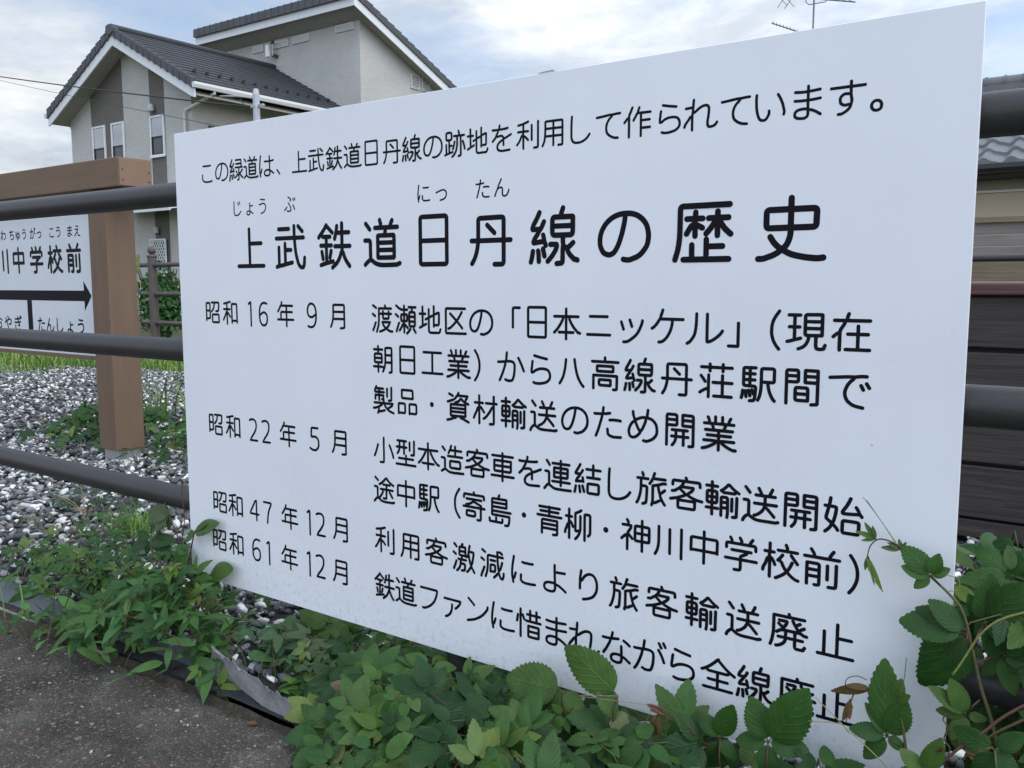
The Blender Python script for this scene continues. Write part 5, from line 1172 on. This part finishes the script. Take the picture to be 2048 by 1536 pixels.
class Leaves(MB):
    def __init__(s):
        super().__init__(); s.uv = []; s.tint = []
    def leaflet(s, base, d, n, L, ratio, col, rows=10, fold=0.22, droop=0.18, teeth=True, sharp=0.78, wave=0.0):
        d = d.normalized(); n = (n - d * n.dot(d)).normalized(); sd = n.cross(d)
        b = len(s.v); w0 = L * ratio / 2
        tm = 0.52 / (0.52 + sharp); norm = tm ** 0.52 * (1 - tm) ** sharp
        twist = PR.uniform(-0.25, 0.25); bend = PR.uniform(-0.10, 0.10)
        ph = PR.uniform(0, 6.28)
        for i in range(rows + 1):
            t = i / rows
            w = w0 * (max(t, 0) ** 0.52) * (max(1 - t, 0) ** sharp) / norm
            c = base + d * (L * (t - 0.25 * droop * t * t)) - n * (droop * L * t * t) + sd * (bend * L * t * t)
            ca, sa = cos(twist * t), sin(twist * t)
            s1 = sd * ca + n * sa; n1 = n * ca - sd * sa
            for u in (-1, -0.55, 0, 0.55, 1):
                ww = w; tt = 0
                if abs(u) == 1 and teeth and 0 < i < rows:
                    ww = w * (1.045 if i % 2 else 0.945); tt = 0.012 * L if i % 2 else -0.006 * L
                z = fold * abs(u) * ww - 0.16 * ww * (abs(u) == 1) + wave * L * sin(t * 9 + ph + u)
                s.v.append(tuple(c + s1 * (u * ww) + n1 * z + d * tt))
                s.uv.append((0.5 + 0.5 * u, t)); s.tint.append(col)
        for i in range(rows):
            for k in range(4):
                a = b + i * 5 + k; s.f.append((a, a + 1, a + 6, a + 5))
    narrow = False
    def palmate(s, c, axis, n, size, col, rows=10, count=5, young=False):
        axis = (axis - n * axis.dot(n)).normalized()
        angs = {5: (0, 50, -50, 104, -104), 3: (0, 62, -62)}[count]
        lens = {5: (1.0, 0.84, 0.84, 0.60, 0.60), 3: (1.0, 0.85, 0.85)}[count]
        for a, l in zip(angs, lens):
            r_ = radians(a + PR.uniform(-9, 9)); sd = n.cross(axis)
            dd = axis * cos(r_) + sd * sin(r_)
            dd = (dd + n * PR.uniform(-0.25, 0.22)).normalized()
            k = PR.uniform(0.86, 1.10)
            nn = (n + rvec() * 0.22).normalized()
            s.leaflet(c + dd * size * 0.10, dd, nn, size * l * k, PR.uniform(0.36, 0.48) if s.narrow else PR.uniform(0.46, 0.62), jit(col, 0.14), rows, PR.uniform(0.10, 0.34), PR.uniform(0.05, 0.32), sharp=1.0 if s.narrow else PR.uniform(0.76, 0.98), wave=0.006)
class Stems(MB):
    def __init__(s):
        super().__init__(); s.tint = []
    def stem(s, pts, r, col, n=6):
        k = len(s.v); s.tube(pts, r, n); s.tint += [(*col, 1)] * (len(s.v) - k)
def curve(pts, n=8):                              # Catmull-Rom through the points
    P = [Vector(p) for p in pts]; P = [P[0] * 2 - P[1]] + P + [P[-1] * 2 - P[-2]]; out = []
    for i in range(1, len(P) - 2):
        for k in range(n):
            t = k / n; a, b, c, d = P[i - 1:i + 3]
            out.append(0.5 * ((2 * b) + (c - a) * t + (2 * a - 5 * b + 4 * c - d) * t * t + (3 * b - a - 3 * c + d) * t ** 3))
    out.append(P[-2]); return out
RED = (0.085, 0.040, 0.030); OLIVE = (0.085, 0.088, 0.034); BROWN = (0.085, 0.055, 0.032); STRAW = (0.30, 0.24, 0.13)
TOCAM = Vector((0.45, -0.75, 0.35)).normalized()

def mass(lv, sm, count, sampler, size, rows=10, up=0.9, cam=0.55, rnd=0.55, young=0.08, three=0.15, greens=GREENS, petiole=(0.04, 0.09)):
    for _ in range(count):
        p = sampler()
        n = (Vector((0, 0, 1)) * up + TOCAM * cam + rvec() * rnd).normalized()
        ax = Vector((PR.gauss(0, 1), PR.gauss(-0.5, 1), PR.gauss(-0.1, 0.4)))
        col = PR.choice(YOUNG) if PR.random() < young else PR.choice(greens)
        sz = PR.uniform(*size)
        lv.palmate(p, ax, n, sz, col, rows, 3 if PR.random() < three else 5)
        ax = (ax - n * ax.dot(n)).normalized()
        l = PR.uniform(*petiole); node = p - ax * l * 0.8 - Vector((0, 0, l * 0.75))
        sm.stem([p, p - ax * l * 0.45 - Vector((0, 0, l * 0.2)), node], 0.0009, PR.choice((OLIVE, RED, OLIVE)), 5)

# --- creeper carpet between the path and the sign: too many plants to count
def front_edge(x):                                # how far the leaves spill over the path
    xs = (0.10, 0.36, 0.46, 0.56, 0.66, 0.80, 1.00, 1.20, 1.60); ys = (-0.02, -0.06, -0.10, -0.17, -0.26, -0.34, -0.44, -0.50, -0.55)
    return float(np.interp(x, xs, ys))
def top_h(x, y):
    e = front_edge(x); t = max(0.0, min(1.0, (y - e) / 0.16))
    base = float(np.interp(x, (0.1, 0.4, 0.7, 0.9, 1.1, 1.4, 1.6), (0.05, 0.085, 0.14, 0.16, 0.175, 0.19, 0.20)))
    return base * (0.35 + 0.65 * t ** 0.6)
def carpet():
    while True:
        x = 0.22 + 1.4 * PR.random() ** 0.85; e = front_edge(x)
        y = PR.uniform(e, 0.05)
        if y > -0.012 and PR.random() < 0.35: y = PR.uniform(0.03, 0.12)
        if -0.016 < y < 0.022: continue
        h = top_h(x, y)
        if y > -0.05: h = min(h, 0.135)
        z = h * (1 - 0.75 * PR.random() ** 2.0)
        if (Vector((x, y, z)) - CAM).length < 0.62: continue
        if x < float(np.interp(y, (-0.30, -0.20, -0.12, -0.06, 0.0), (0.72, 0.60, 0.45, 0.34, 0.24))): continue   # the torn edging stays bare
        return Vector((x, y, z))
lv, sm = Leaves(), Stems()
mass(lv, sm, 560, carpet, (0.030, 0.072), 16, 0.75, 0.65, 0.65, young=0.06)
mass(lv, sm, 4, carpet, (0.05, 0.07), 14, 0.75, 0.65, 0.65, young=0.0, greens=[(0.16, 0.145, 0.045), (0.13, 0.10, 0.05)])
for _ in range(46):                               # runners on the soil under the leaves
    x = PR.uniform(1.0, 1.5); y = PR.uniform(front_edge(x) + 0.03, -0.03); a = PR.uniform(-0.6, 0.6) + (pi if PR.random() < 0.5 else 0); l = PR.uniform(0.15, 0.4)
    sm.stem(curve([(x, y, 0.02), (x + l * 0.3 * cos(a), y + l * 0.3 * sin(a), 0.06), (x + l * 0.65 * cos(a + 0.2), y + l * 0.55 * sin(a), 0.05), (x + l * cos(a), y + l * 0.6 * sin(a), 0.08)], 5), PR.uniform(0.0012, 0.0024), PR.choice((RED, OLIVE, BROWN)))
carp = tag(lv.build('creeper_carpet', M['leaf'], smooth=True), 'dense green creeper leaves covering the ground below the white sign', 'ground cover', kind='stuff')
sm.build('stem', M['stem'], carp, True)

def plant(name, label, base, lv, sm, cat='vine', group=None):
    t = thing(name, label, cat, base, group)
    if lv.v: lv.build('leaf_cluster', M['leaf'], t, True)
    if sm.v: sm.build('stem', M['stem'], t, True)
    return t
def spray(lv, sm, c, Y, tips, col=None, node=None, dy=0.012, rows=22, young=False):
    """one compound leaf: stalk joint at pixel c in plane Y, leaflet tips at the given pixels"""
    cc = on_y(*c, Y)
    for tp in tips:
        x, y, ratio = (tp + (0.6,))[:3]
        q = on_y(x, y, Y - PR.uniform(-0.2, 1.0) * dy)
        d = q - cc; nn = (Vector((0.25, -0.8, 0.45)) + rvec() * 0.30).normalized()
        lv.leaflet(cc + d * 0.08, d, nn, d.length * 0.96, ratio, jit(col or PR.choice(GREENS), 0.12), rows, PR.uniform(0.12, 0.3), PR.uniform(0.02, 0.16), wave=0.004)
        sm.stem([cc, cc + d * 0.1], 0.0008, OLIVE, 5)
    if node is not None: sm.stem(curve([cc, cc.lerp(Vector(node), 0.5) + Vector((0, -0.01, 0.005)), node], 4), 0.0011, RED if PR.random() < 0.5 else OLIVE, 6)
def pxs(pts, Y): return [on_y(x, y, Y) for x, y in pts]

# --- vine climbing round the right edge of the sign with a drooping tip
lv, sm = Leaves(), Stems(); Y = -0.035
sm.stem(curve(pxs([(2010, 1560), (1985, 1450), (1962, 1375), (1945, 1300), (1926, 1225), (1898, 1188), (1858, 1150), (1822, 1115), (1795, 1090), (1762, 1078), (1742, 1090), (1733, 1118)], Y)), [0.0022 - 0.0016 * i / 88 for i in range(89)], OLIVE)
sm.stem(curve(pxs([(1733, 1118), (1742, 1148), (1757, 1172), (1766, 1184)], Y - 0.004)), 0.0006, (0.12, 0.16, 0.05))
sm.stem(curve(pxs([(1792, 1085), (1765, 1046), (1733, 1000)], Y - 0.002)), 0.0005, (0.10, 0.14, 0.05)); sm.stem(curve(pxs([(1790, 1084), (1758, 1036), (1726, 994)], Y - 0.004)), 0.0004, (0.12, 0.16, 0.06))
sm.stem(curve(pxs([(1897, 1182), (1915, 1180), (1918, 1160), (1895, 1150)], Y - 0.006)), 0.0005, (0.20, 0.22, 0.07))
spray(lv, sm, (1752, 1078), Y, [(1712, 1060, .3), (1728, 1046, .28), (1745, 1052, .3), (1722, 1080, .3)], YOUNG[1], dy=0.004)
spray(lv, sm, (1802, 1100), Y, [(1762, 1092, .4), (1775, 1084, .35), (1800, 1078, .4), (1812, 1084, .35)], (0.08, 0.10, 0.035), dy=0.006)
spray(lv, sm, (1736, 1112), Y, [(1728, 1140, .3), (1738, 1142, .25), (1762, 1182, .13), (1750, 1172, .12)], YOUNG[0], dy=0.004)
spray(lv, sm, (1862, 1152), Y, [(1808, 1090, .62), (1878, 1110, .62), (1900, 1138, .6), (1803, 1136, .55), (1826, 1174, .6)], GREENS[3], on_y(1880, 1170, Y))
spray(lv, sm, (1935, 1262), Y, [(1802, 1232, .62), (1834, 1210, .5), (1856, 1206, .55), (1836, 1330, .68), (1856, 1386, .6)], GREENS[1], on_y(1940, 1300, Y), rows=26)
spray(lv, sm, (1934, 1430), Y, [(1862, 1370, .42), (1872, 1418, .5), (1974, 1440, .6), (1900, 1360, .6), (1905, 1480, .62)], GREENS[5], on_y(1960, 1400, Y))
spray(lv, sm, (1968, 1250), Y + 0.02, [(2044, 1170, .62), (2040, 1280, .6), (1985, 1155, .6), (2000, 1330, .55), (1940, 1190, .5)], GREENS[0], on_y(1945, 1300, Y))
spray(lv, sm, (2004, 1310), Y + 0.03, [(2060, 1250, .6), (2075, 1330, .6), (2030, 1390, .62), (1965, 1350, .6), (1985, 1240, .55)], GREENS[2], on_y(1950, 1330, Y))
sm.stem(curve(pxs([(1905, 1350), (1925, 1322), (1960, 1270), (2000, 1240), (2060, 1222)], Y - 0.02)), 0.0012, (0.20, 0.22, 0.06))
plant('creeper_vine', 'climbing vine with a drooping pale tip across the right edge of the sign', on_y(2010, 1560, Y) * 1.0, lv, sm)

# --- brownish shoot in front of the last character of the bottom line
lv, sm = Leaves(), Stems(); Y = -0.06
sm.stem(curve(pxs([(1822, 1570), (1812, 1500), (1803, 1440), (1785, 1405), (1758, 1382), (1728, 1376), (1708, 1388), (1698, 1420), (1692, 1445)], Y)), [0.0017 - 0.0011 * i / 64 for i in range(65)], (0.11, 0.085, 0.04))
spray(lv, sm, (1774, 1472), Y, [(1762, 1325, .42), (1698, 1450, .55), (1738, 1404, .4), (1820, 1410, .62), (1722, 1512, .6), (1812, 1500, .62)], GREENS[2], on_y(1810, 1500, Y))
spray(lv, sm, (1742, 1378), Y, [(1662, 1382, .25), (1676, 1372, .2), (1690, 1366, .3), (1700, 1384, .25)], BRONZE[2], dy=0.004)
spray(lv, sm, (1700, 1398), Y, [(1688, 1446, .25), (1694, 1436, .25), (1703, 1440, .2)], BRONZE[1], dy=0.004)
spray(lv, sm, (1790, 1405), Y, [(1800, 1362, .5), (1818, 1390, .5), (1778, 1418, .5), (1812, 1402, .45)], YOUNG[1])
sm.stem(curve(pxs([(1690, 1376), (1694, 1358), (1714, 1352), (1734, 1360)], Y - 0.01)), 0.0005, (0.05, 0.045, 0.03))
sm.stem(curve(pxs([(1616, 1442), (1670, 1446), (1690, 1454), (1760, 1520), (1790, 1560)], Y - 0.02)), 0.0006, STRAW); sm.stem(curve(pxs([(1630, 1394), (1680, 1444), (1700, 1468)], Y - 0.018)), 0.0005, STRAW)
sm.stem(curve(pxs([(1800, 1392), (1808, 1360), (1813, 1315)], Y - 0.01)), 0.0005, (0.10, 0.14, 0.05))
plant('creeper_shoot', 'upright creeper shoot with a bronze hooked tip in front of the last bottom line character', on_y(1822, 1570, Y), lv, sm, 'shoot')

# --- five leaflet leaf standing in front of the bottom line
lv, sm = Leaves(), Stems(); Y = -0.075
spray(lv, sm, (1536, 1484), Y, [(1496, 1398, .66), (1624, 1396, .58), (1472, 1478, .62), (1616, 1498, .62), (1532, 1560, .62)], GREENS[2], on_y(1545, 1580, Y), rows=26)
spray(lv, sm, (1382, 1450), Y, [(1350, 1420, .6), (1330, 1470, .6), (1400, 1500, .62)], GREENS[3], on_y(1400, 1560, Y))
spray(lv, sm, (1440, 1478), Y, [(1458, 1410, .6), (1400, 1420, .55), (1470, 1520, .62), (1420, 1540, .6)], GREENS[1], on_y(1450, 1570, Y))
sm.stem(curve(pxs([(1390, 1470), (1372, 1448), (1340, 1432), (1318, 1416), (1296, 1410)], Y - 0.01)), 0.0009, RED)
spray(lv, sm, (1335, 1430), Y - 0.01, [(1294, 1406, .3), (1300, 1416, .25), (1322, 1412, .3), (1332, 1446, .3)], BRONZE[0], dy=0.004)
spray(lv, sm, (1316, 1428), Y - 0.01, [(1310, 1470, .25), (1322, 1480, .2), (1300, 1446, .25)], BRONZE[1], dy=0.004)
plant('creeper_shoot', 'creeper shoot with one broad five part leaf overlapping the bottom line of lettering', on_y(1545, 1580, Y), lv, sm, 'shoot')

# --- large pale leaf pair that hides a kana of the bottom line
lv, sm = Leaves(), Stems(); Y = -0.07
spray(lv, sm, (1236, 1392), Y, [(1134, 1293, .62)], GREENS[5], on_y(1230, 1470, Y), rows=28)
spray(lv, sm, (1200, 1368), Y, [(1232, 1436, .62)], GREENS[3], rows=16)
spray(lv, sm, (1126, 1382), Y, [(1006, 1352, .60), (1100, 1440, .62), (1060, 1450, .6), (1170, 1430, .6)], GREENS[5], on_y(1150, 1470, Y), rows=26)
sm.stem(curve(pxs([(1236, 1392), (1160, 1392), (1300, 1410)], Y - 0.01)), 0.0005, STRAW)
spray(lv, sm, (1225, 1420), Y, [(1262, 1480, .7), (1232, 1478, .6)], (0.14, 0.15, 0.06), rows=14)
plant('creeper_shoot', 'creeper shoot with one tall pale leaf hiding part of a kana at the sign foot', on_y(1230, 1470, Y), lv, sm, 'shoot')

# --- bronze young shoots in the lower right corner
lv, sm = Leaves(), Stems(); Y = -0.10
sm.stem(curve(pxs([(2080, 1395), (2010, 1432), (1960, 1470), (1920, 1495), (1880, 1530), (1850, 1560)], Y)), 0.0016, (0.12, 0.06, 0.045)); sm.stem(curve(pxs([(2080, 1425), (2000, 1462), (1950, 1495), (1925, 1520)], Y + 0.01)), 0.0015, (0.11, 0.075, 0.04))
for c, tips in (((1925, 1498), [(1918, 1470, .25), (1940, 1482, .25), (1960, 1486, .22), (1965, 1500, .22), (1950, 1512, .25)]), ((1875, 1512), [(1858, 1490, .35), (1872, 1486, .3), (1882, 1496, .35)]), ((1935, 1510), [(1985, 1492, .15), (1960, 1530, .2), (1980, 1514, .2)])):
    spray(lv, sm, c, Y, tips, PR.choice(BRONZE), dy=0.01, rows=10)
spray(lv, sm, (1990, 1500), Y, [(1905, 1460, .6), (2050, 1470, .6), (2040, 1560, .62), (1950, 1560, .6)], GREENS[0], on_y(2000, 1570, Y))
spray(lv, sm, (1850, 1545), Y, [(1800, 1500, .6), (1880, 1480, .5), (1780, 1560, .62)], GREENS[5], on_y(1860, 1590, Y))
sm.stem(curve(pxs([(1885, 1530), (1900, 1500), (1888, 1478), (1896, 1455), (1886, 1440), (1892, 1428)], Y - 0.01), 6), 0.0007, BROWN)
plant('creeper_shoot', 'bronze red young creeper shoot at the lower right corner of the sign', on_y(2000, 1570, Y), lv, sm, 'shoot')

# --- vine mass hanging over the rails right of the sign
def right_mass():
    while True:
        x = 1.37 + 0.5 * PR.random() ** 1.3; y = PR.uniform(-0.06, 0.22); zt = float(np.interp(x, (1.36, 1.48, 1.7, 1.95), (0.40, 0.45, 0.43, 0.40)))
        z = PR.uniform(0.04, zt) + PR.uniform(-0.02, 0.015)
        if x < SW + 0.035 and y < 0.03: continue
        return Vector((x, y, z))
lv, sm = Leaves(), Stems()
mass(lv, sm, 250, right_mass, (0.038, 0.062), 12, 0.45, 0.95, 0.5, young=0.06)
for i in range(12):
    x = PR.uniform(1.45, 1.8); sm.stem(curve([(x, PR.uniform(0.0, 0.2), 0.0), (x + PR.uniform(-.05, .05), 0.1, 0.15), (x + PR.uniform(-.08, .08), 0.06, 0.3), (x + PR.uniform(-.1, .1), 0.07, 0.42)], 5), 0.0018, PR.choice((OLIVE, BROWN)))
plant('creeper_vine', 'thick clump of dark creeper leaves hanging on the fence right of the sign', (1.6, 0.08, 0), lv, sm)

# --- left of the sign: weedy clump at the path edge and the upright red stem by the sign corner
def left_clump():
    while True:
        x = PR.gauss(-0.02, 0.18); y = PR.gauss(-0.095, 0.065)
        if not -0.5 < x < 0.27 or not -0.29 < y < 0.05: continue
        h = 0.165 * math.exp(-((x - 0.04) / 0.17) ** 2) * math.exp(-((y + 0.10) / 0.12) ** 2) + 0.03
        return Vector((x, y, h * (1 - 0.8 * PR.random() ** 1.6) + 0.01))
lv, sm = Leaves(), Stems(); lv.narrow = True
mass(lv, sm, 120, left_clump, (0.030, 0.054), 10, 0.7, 0.55, 0.65, young=0.2, greens=FRESH)
for _ in range(130):                               # lance shaped leaves of a second weed in the same clump
    p = left_clump(); p.z *= 0.85
    lv.leaflet(p, Vector((PR.gauss(0, 1), PR.gauss(-0.6, 0.8), PR.gauss(0.1, 0.5))), (Vector((0, -0.4, 1)) + rvec() * 0.4), PR.uniform(0.04, 0.075), 0.32, jit(PR.choice([(0.055, 0.135, 0.035), (0.07, 0.16, 0.04)])), 8, 0.2, 0.3, teeth=False, sharp=1.0)
plant('weed_clump', 'bushy green weed clump spilling over the edging left of the sign', (-0.08, -0.1, 0), lv, sm, 'weeds')
lv, sm = Leaves(), Stems(); Y = -0.02
sm.stem(curve(pxs([(408, 1300), (396, 1220), (378, 1140), (381, 1105), (389, 1063)], Y)), 0.0016, RED); sm.stem(curve(pxs([(378, 1140), (360, 1085), (338, 1030), (330, 1005)], Y + 0.03)), 0.0014, RED)
sm.stem(curve(pxs([(362, 1090), (369, 1040), (364, 985), (366, 960)], Y + 0.015)), 0.0010, RED)
spray(lv, sm, (389, 1062), Y, [(370, 1080, .6), (405, 1066, .5), (428, 1050, .45), (412, 1044, .3)], (0.06, 0.11, 0.035), dy=0.01)
spray(lv, sm, (418, 1150), Y, [(462, 1133, .52), (432, 1166, .6), (400, 1160, .55)], GREENS[5], on_y(404, 1215, Y))
spray(lv, sm, (378, 1106), Y, [(352, 1092, .55), (360, 1130, .6), (340, 1112, .5)], GREENS[2])
spray(lv, sm, (342, 1030), Y + 0.03, [(296, 1020, .5), (318, 1008, .4), (300, 1052, .6), (330, 1060, .5)], (0.06, 0.10, 0.04))
spray(lv, sm, (300, 1080), Y + 0.02, [(258, 1090, .55), (276, 1062, .55), (338, 1098, .45), (290, 1110, .55), (342, 1082, .4)], GREENS[4], on_y(330, 1150, Y + 0.02))
plant('creeper_vine', 'red stemmed creeper climbing the lower left corner of the sign', on_y(408, 1300, Y), lv, sm)

def low_patch(name, label, cx, cy, sx, sy, h, count, size, young=0.1, extra=0, cat='weeds', greens=GREENS):
    lv, sm = Leaves(), Stems(); lv.narrow = size[1] < 0.056
    def smp():
        x, y = PR.gauss(cx, sx), PR.gauss(cy, sy)
        k = math.exp(-((x - cx) / sx / 2) ** 2 - ((y - cy) / sy / 2) ** 2)
        return Vector((x, y, GZ + 0.015 + h * k * (1 - 0.75 * PR.random() ** 1.5)))
    mass(lv, sm, count, smp, size, 8, 0.8, 0.4, 0.6, young=young, greens=greens)
    for _ in range(extra):
        p = smp(); lv.leaflet(p, Vector((PR.gauss(0, 1), PR.gauss(-0.4, 0.8), PR.gauss(0.2, 0.5))), (Vector((0, -0.3, 1)) + rvec() * 0.4), PR.uniform(0.04, 0.08), 0.4, jit(PR.choice(YOUNG + GREENS)), 7, 0.2, 0.3, teeth=False)
    plant(name, label, (cx, cy, GZ), lv, sm, cat)
low_patch('weed_clump', 'low creeper at the left picture edge growing over the edging sheet', -0.42, -0.02, 0.17, 0.04, 0.085, 84, (0.026, 0.044))
low_patch('weed_clump', 'sparse leaves running along the foot of the edging between clump and picture edge', -0.27, -0.19, 0.07, 0.02, 0.035, 8, (0.026, 0.042))
low_patch('weed_clump', 'grey green weeds on the gravel below the bottom rail at the left', -0.98, 0.45, 0.20, 0.09, 0.07, 44, (0.028, 0.046), greens=[(0.035, 0.075, 0.035), (0.045, 0.085, 0.045)])
low_patch('weed_clump', 'broad leaved weeds in the gravel just left of the brown post', -2.30, 1.20, 0.22, 0.15, 0.15, 95, (0.045, 0.078), extra=30, greens=FRESH)
low_patch('weed_clump', 'leafy weeds in the gravel between the brown post and the sign', -1.60, 1.15, 0.12, 0.12, 0.15, 56, (0.03, 0.055), young=0.3, extra=50, greens=FRESH)
low_patch('weed_clump', 'reddish low creeper on the pebbles under the left half of the sign', 0.31, -0.015, 0.10, 0.03, 0.06, 34, (0.030, 0.046), greens=[(0.05, 0.09, 0.035), (0.06, 0.08, 0.035), (0.035, 0.09, 0.035)])

low_patch('weed_clump', 'fine low creeper spreading over the pebbles behind the edging and left of the sign corner', -0.28, 0.10, 0.17, 0.07, 0.07, 60, (0.026, 0.046), young=0.15, greens=FRESH)
low_patch('weed_clump', 'tiny scattered weeds on the pebbles under the left end of the bottom rail', -0.72, 0.20, 0.16, 0.07, 0.05, 30, (0.022, 0.040), greens=FRESH)
# dead leaves lying about
lv = Leaves()
for _ in range(60):
    x = PR.uniform(-1.6, 1.2); y = PR.choice((PR.gauss(-0.20, 0.05), PR.gauss(0.2, 0.3), -0.2 - abs(PR.gauss(0, 0.25))))
    z = 0.004 if y < -0.15 else (GZ + 0.010)
    if -0.15 <= y < -0.08: continue
    a = PR.uniform(0, 2 * pi)
    lv.leaflet(Vector((x, y, z)), Vector((cos(a), sin(a), 0.08)), (Vector((0, 0, 1)) + rvec() * 0.25), PR.uniform(0.012, 0.032), PR.uniform(0.4, 0.65), jit(PR.choice([(0.16, 0.105, 0.055), (0.10, 0.062, 0.035), (0.21, 0.16, 0.09)]), 0.25), 6, PR.uniform(0.1, 0.6), -0.15)
tag(lv.build('leaf_litter', M['leaf'], None, True), kind='stuff')

# --- grass
def blades(pts, hgt, wid, cols, lean=0.35):
    mb = MB(); mb.tint = []
    for (x, y, z) in pts:
        h = PR.uniform(*hgt); a = PR.uniform(0, 2 * pi); d = Vector((cos(a), sin(a), 0)); s = Vector((-sin(a), cos(a), 0)); ln = PR.uniform(0.1, lean) * h * 2
        w = PR.uniform(*wid); c = jit(PR.choice(cols), 0.2); b = len(mb.v)
        for t, ww in ((0, 1), (0.4, 0.9), (0.75, 0.55), (1.0, 0.05)):
            p = Vector((x, y, z)) + d * ln * t * t + Vector((0, 0, h * (t - 0.18 * t * t * ln / h)))
            mb.v += [tuple(p - s * w * ww / 2), tuple(p + s * w * ww / 2)]; mb.tint += [c, c]
        for k in range(3): mb.f.append((b + 2 * k, b + 2 * k + 1, b + 2 * k + 3, b + 2 * k + 2))
    return mb
LIME = [(0.17, 0.27, 0.045), (0.13, 0.23, 0.04), (0.20, 0.28, 0.055), (0.10, 0.20, 0.04)]
pts = []
for _ in range(16000):
    x = PR.uniform(-9.0, -1.0); e = 2.85 + 0.26 * (x + 6.9) + 0.12 * sin(x * 3.1); 
    y = e + 1.5 * PR.random() ** 1.3 + PR.gauss(0, 0.05)
    if x > -4.0: y = PR.uniform(3.3, 4.6)
    pts.append((x, y, 0.0))
tag(blades(pts, (0.05, 0.15), (0.005, 0.009), LIME).build('grass', M['grass'], None, True), kind='stuff')
def tuft(label, x, y, n, r, hgt, cols=LIME, wid=(0.003, 0.006), lean=0.5):
    o = blades([(PR.gauss(x, r), PR.gauss(y, r), GZ - 0.01) for _ in range(n)], hgt, wid, cols, lean).build('grass_tuft', M['grass'], None, True)
    return tag(o, label, 'grass tuft')
q = on_z(268, 1062, GZ); tuft('feathery yellow green tuft on the gravel under the bottom rail', q.x, q.y, 260, 0.035, (0.04, 0.085), [(0.13, 0.24, 0.035), (0.16, 0.27, 0.05)], (0.0018, 0.003))
q = on_z(320, 830, GZ); tuft('tall loose grass between the brown post and the sign edge', q.x, q.y, 60, 0.16, (0.14, 0.34), [(0.09, 0.17, 0.04), (0.13, 0.22, 0.05)], (0.006, 0.012))
q = on_z(250, 1185, GZ); tuft('thin grass blades among the weeds beside the left edging', q.x, q.y, 50, 0.10, (0.05, 0.11), [(0.10, 0.2, 0.04)], (0.002, 0.004))
q = on_z(25, 742, GZ); tuft('taller grass clump at the left edge of the gravel under the station board', q.x, q.y + 0.1, 220, 0.20, (0.12, 0.30), LIME, (0.006, 0.01))
dw = Stems(); q = on_z(172, 1035, GZ)
for _ in range(16):
    a = PR.uniform(0, 2 * pi); l = PR.uniform(0.05, 0.12); dw.stem(curve([q, q + Vector((0.4 * l * cos(a), 0.3 * l * sin(a), l * 0.4)), q + Vector((l * cos(a), 0.7 * l * sin(a), l * PR.uniform(0.4, 0.9)))], 4), 0.0009, STRAW, 4)
tag(dw.build('dry_weed', M['stem'], None, True), 'dry straw coloured dead weed on the pebbles below the bottom rail', 'dead weed')
# foxtail beside the post
ft = thing('foxtail_grass', 'single green foxtail grass head standing right beside the brown post', 'foxtail', on_z(286, 800, GZ))
s_ = Stems(); base_ = on_z(286, 800, GZ); Yf_ = base_.y
s_.stem(curve([base_, on_y(281, 690, Yf_), on_y(277, 600, Yf_), on_y(274.5, 545, Yf_)], 6), 0.0020, (0.14, 0.20, 0.06)); s_.build('stem', M['stem'], ft, True)
hd = Stems(); a, b_ = on_y(274.5, 546, Yf_), on_y(275, 510, Yf_)
hd.stem([a.lerp(b_, t) for t in (0, .15, .5, .85, 1)], [0.004, 0.010, 0.0115, 0.009, 0.003], (0.20, 0.26, 0.075), 10)
for _ in range(260):
    t = PR.random(); p = a.lerp(b_, t); an_ = PR.uniform(0, 2 * pi); d = Vector((cos(an_), sin(an_), 0.5)); hd.stem([p + d * 0.008, p + d * 0.020], [0.0008, 0.0002], (0.24, 0.30, 0.09), 3)
hd.build('seed_head', M['stem'], ft)
lf = Leaves()
for t, a_, l in ((0.35, 0.3, 0.22), (0.55, 2.6, 0.24)):
    p = base_.lerp(a, t); lf.leaflet(p, Vector((cos(a_), -0.3, 0.7)), Vector((0, -0.5, 0.8)), l, 0.07, jit(LIME[1]), 8, 0.3, 0.5, teeth=False, sharp=1.0)
lf.build('leaf', M['leaf'], ft, True)

# --- shrub in front of the house
c = on_y(324, 612, 5.9); lv, sm = Leaves(), Stems()
for _ in range(1500):
    d = rvec(); r = 0.50 * PR.random() ** 0.33; bump = 1 + 0.22 * sin(d.x * 5 + 1) * cos(d.z * 6)
    p = Vector((c.x + d.x * r * 0.62 * bump, c.y + d.y * r * 0.6, 0.50 + d.z * r * 0.9 * bump))
    if p.z < 0.02: continue
    lv.leaflet(p, rvec() + Vector((0, 0, 0.2)), (d + rvec() * 0.5 + Vector((0, 0, 0.6))), PR.uniform(0.06, 0.10), 0.5, jit(PR.choice([(0.028, 0.085, 0.022), (0.04, 0.11, 0.03), (0.05, 0.13, 0.03)])), 4, 0.2, 0.2, teeth=False)
for i in range(7):
    a = i * 0.9; sm.stem(curve([(c.x + 0.05 * cos(a), c.y + 0.05 * sin(a), -0.1), (c.x + 0.15 * cos(a), c.y + 0.15 * sin(a), 0.4), (c.x + 0.3 * cos(a), c.y + 0.3 * sin(a), 0.95)], 4), 0.010, (0.07, 0.05, 0.035))
plant('shrub', 'dark green leafy shrub behind the ball topped fence post', (c.x, c.y, -0.1), lv, sm, 'shrub')
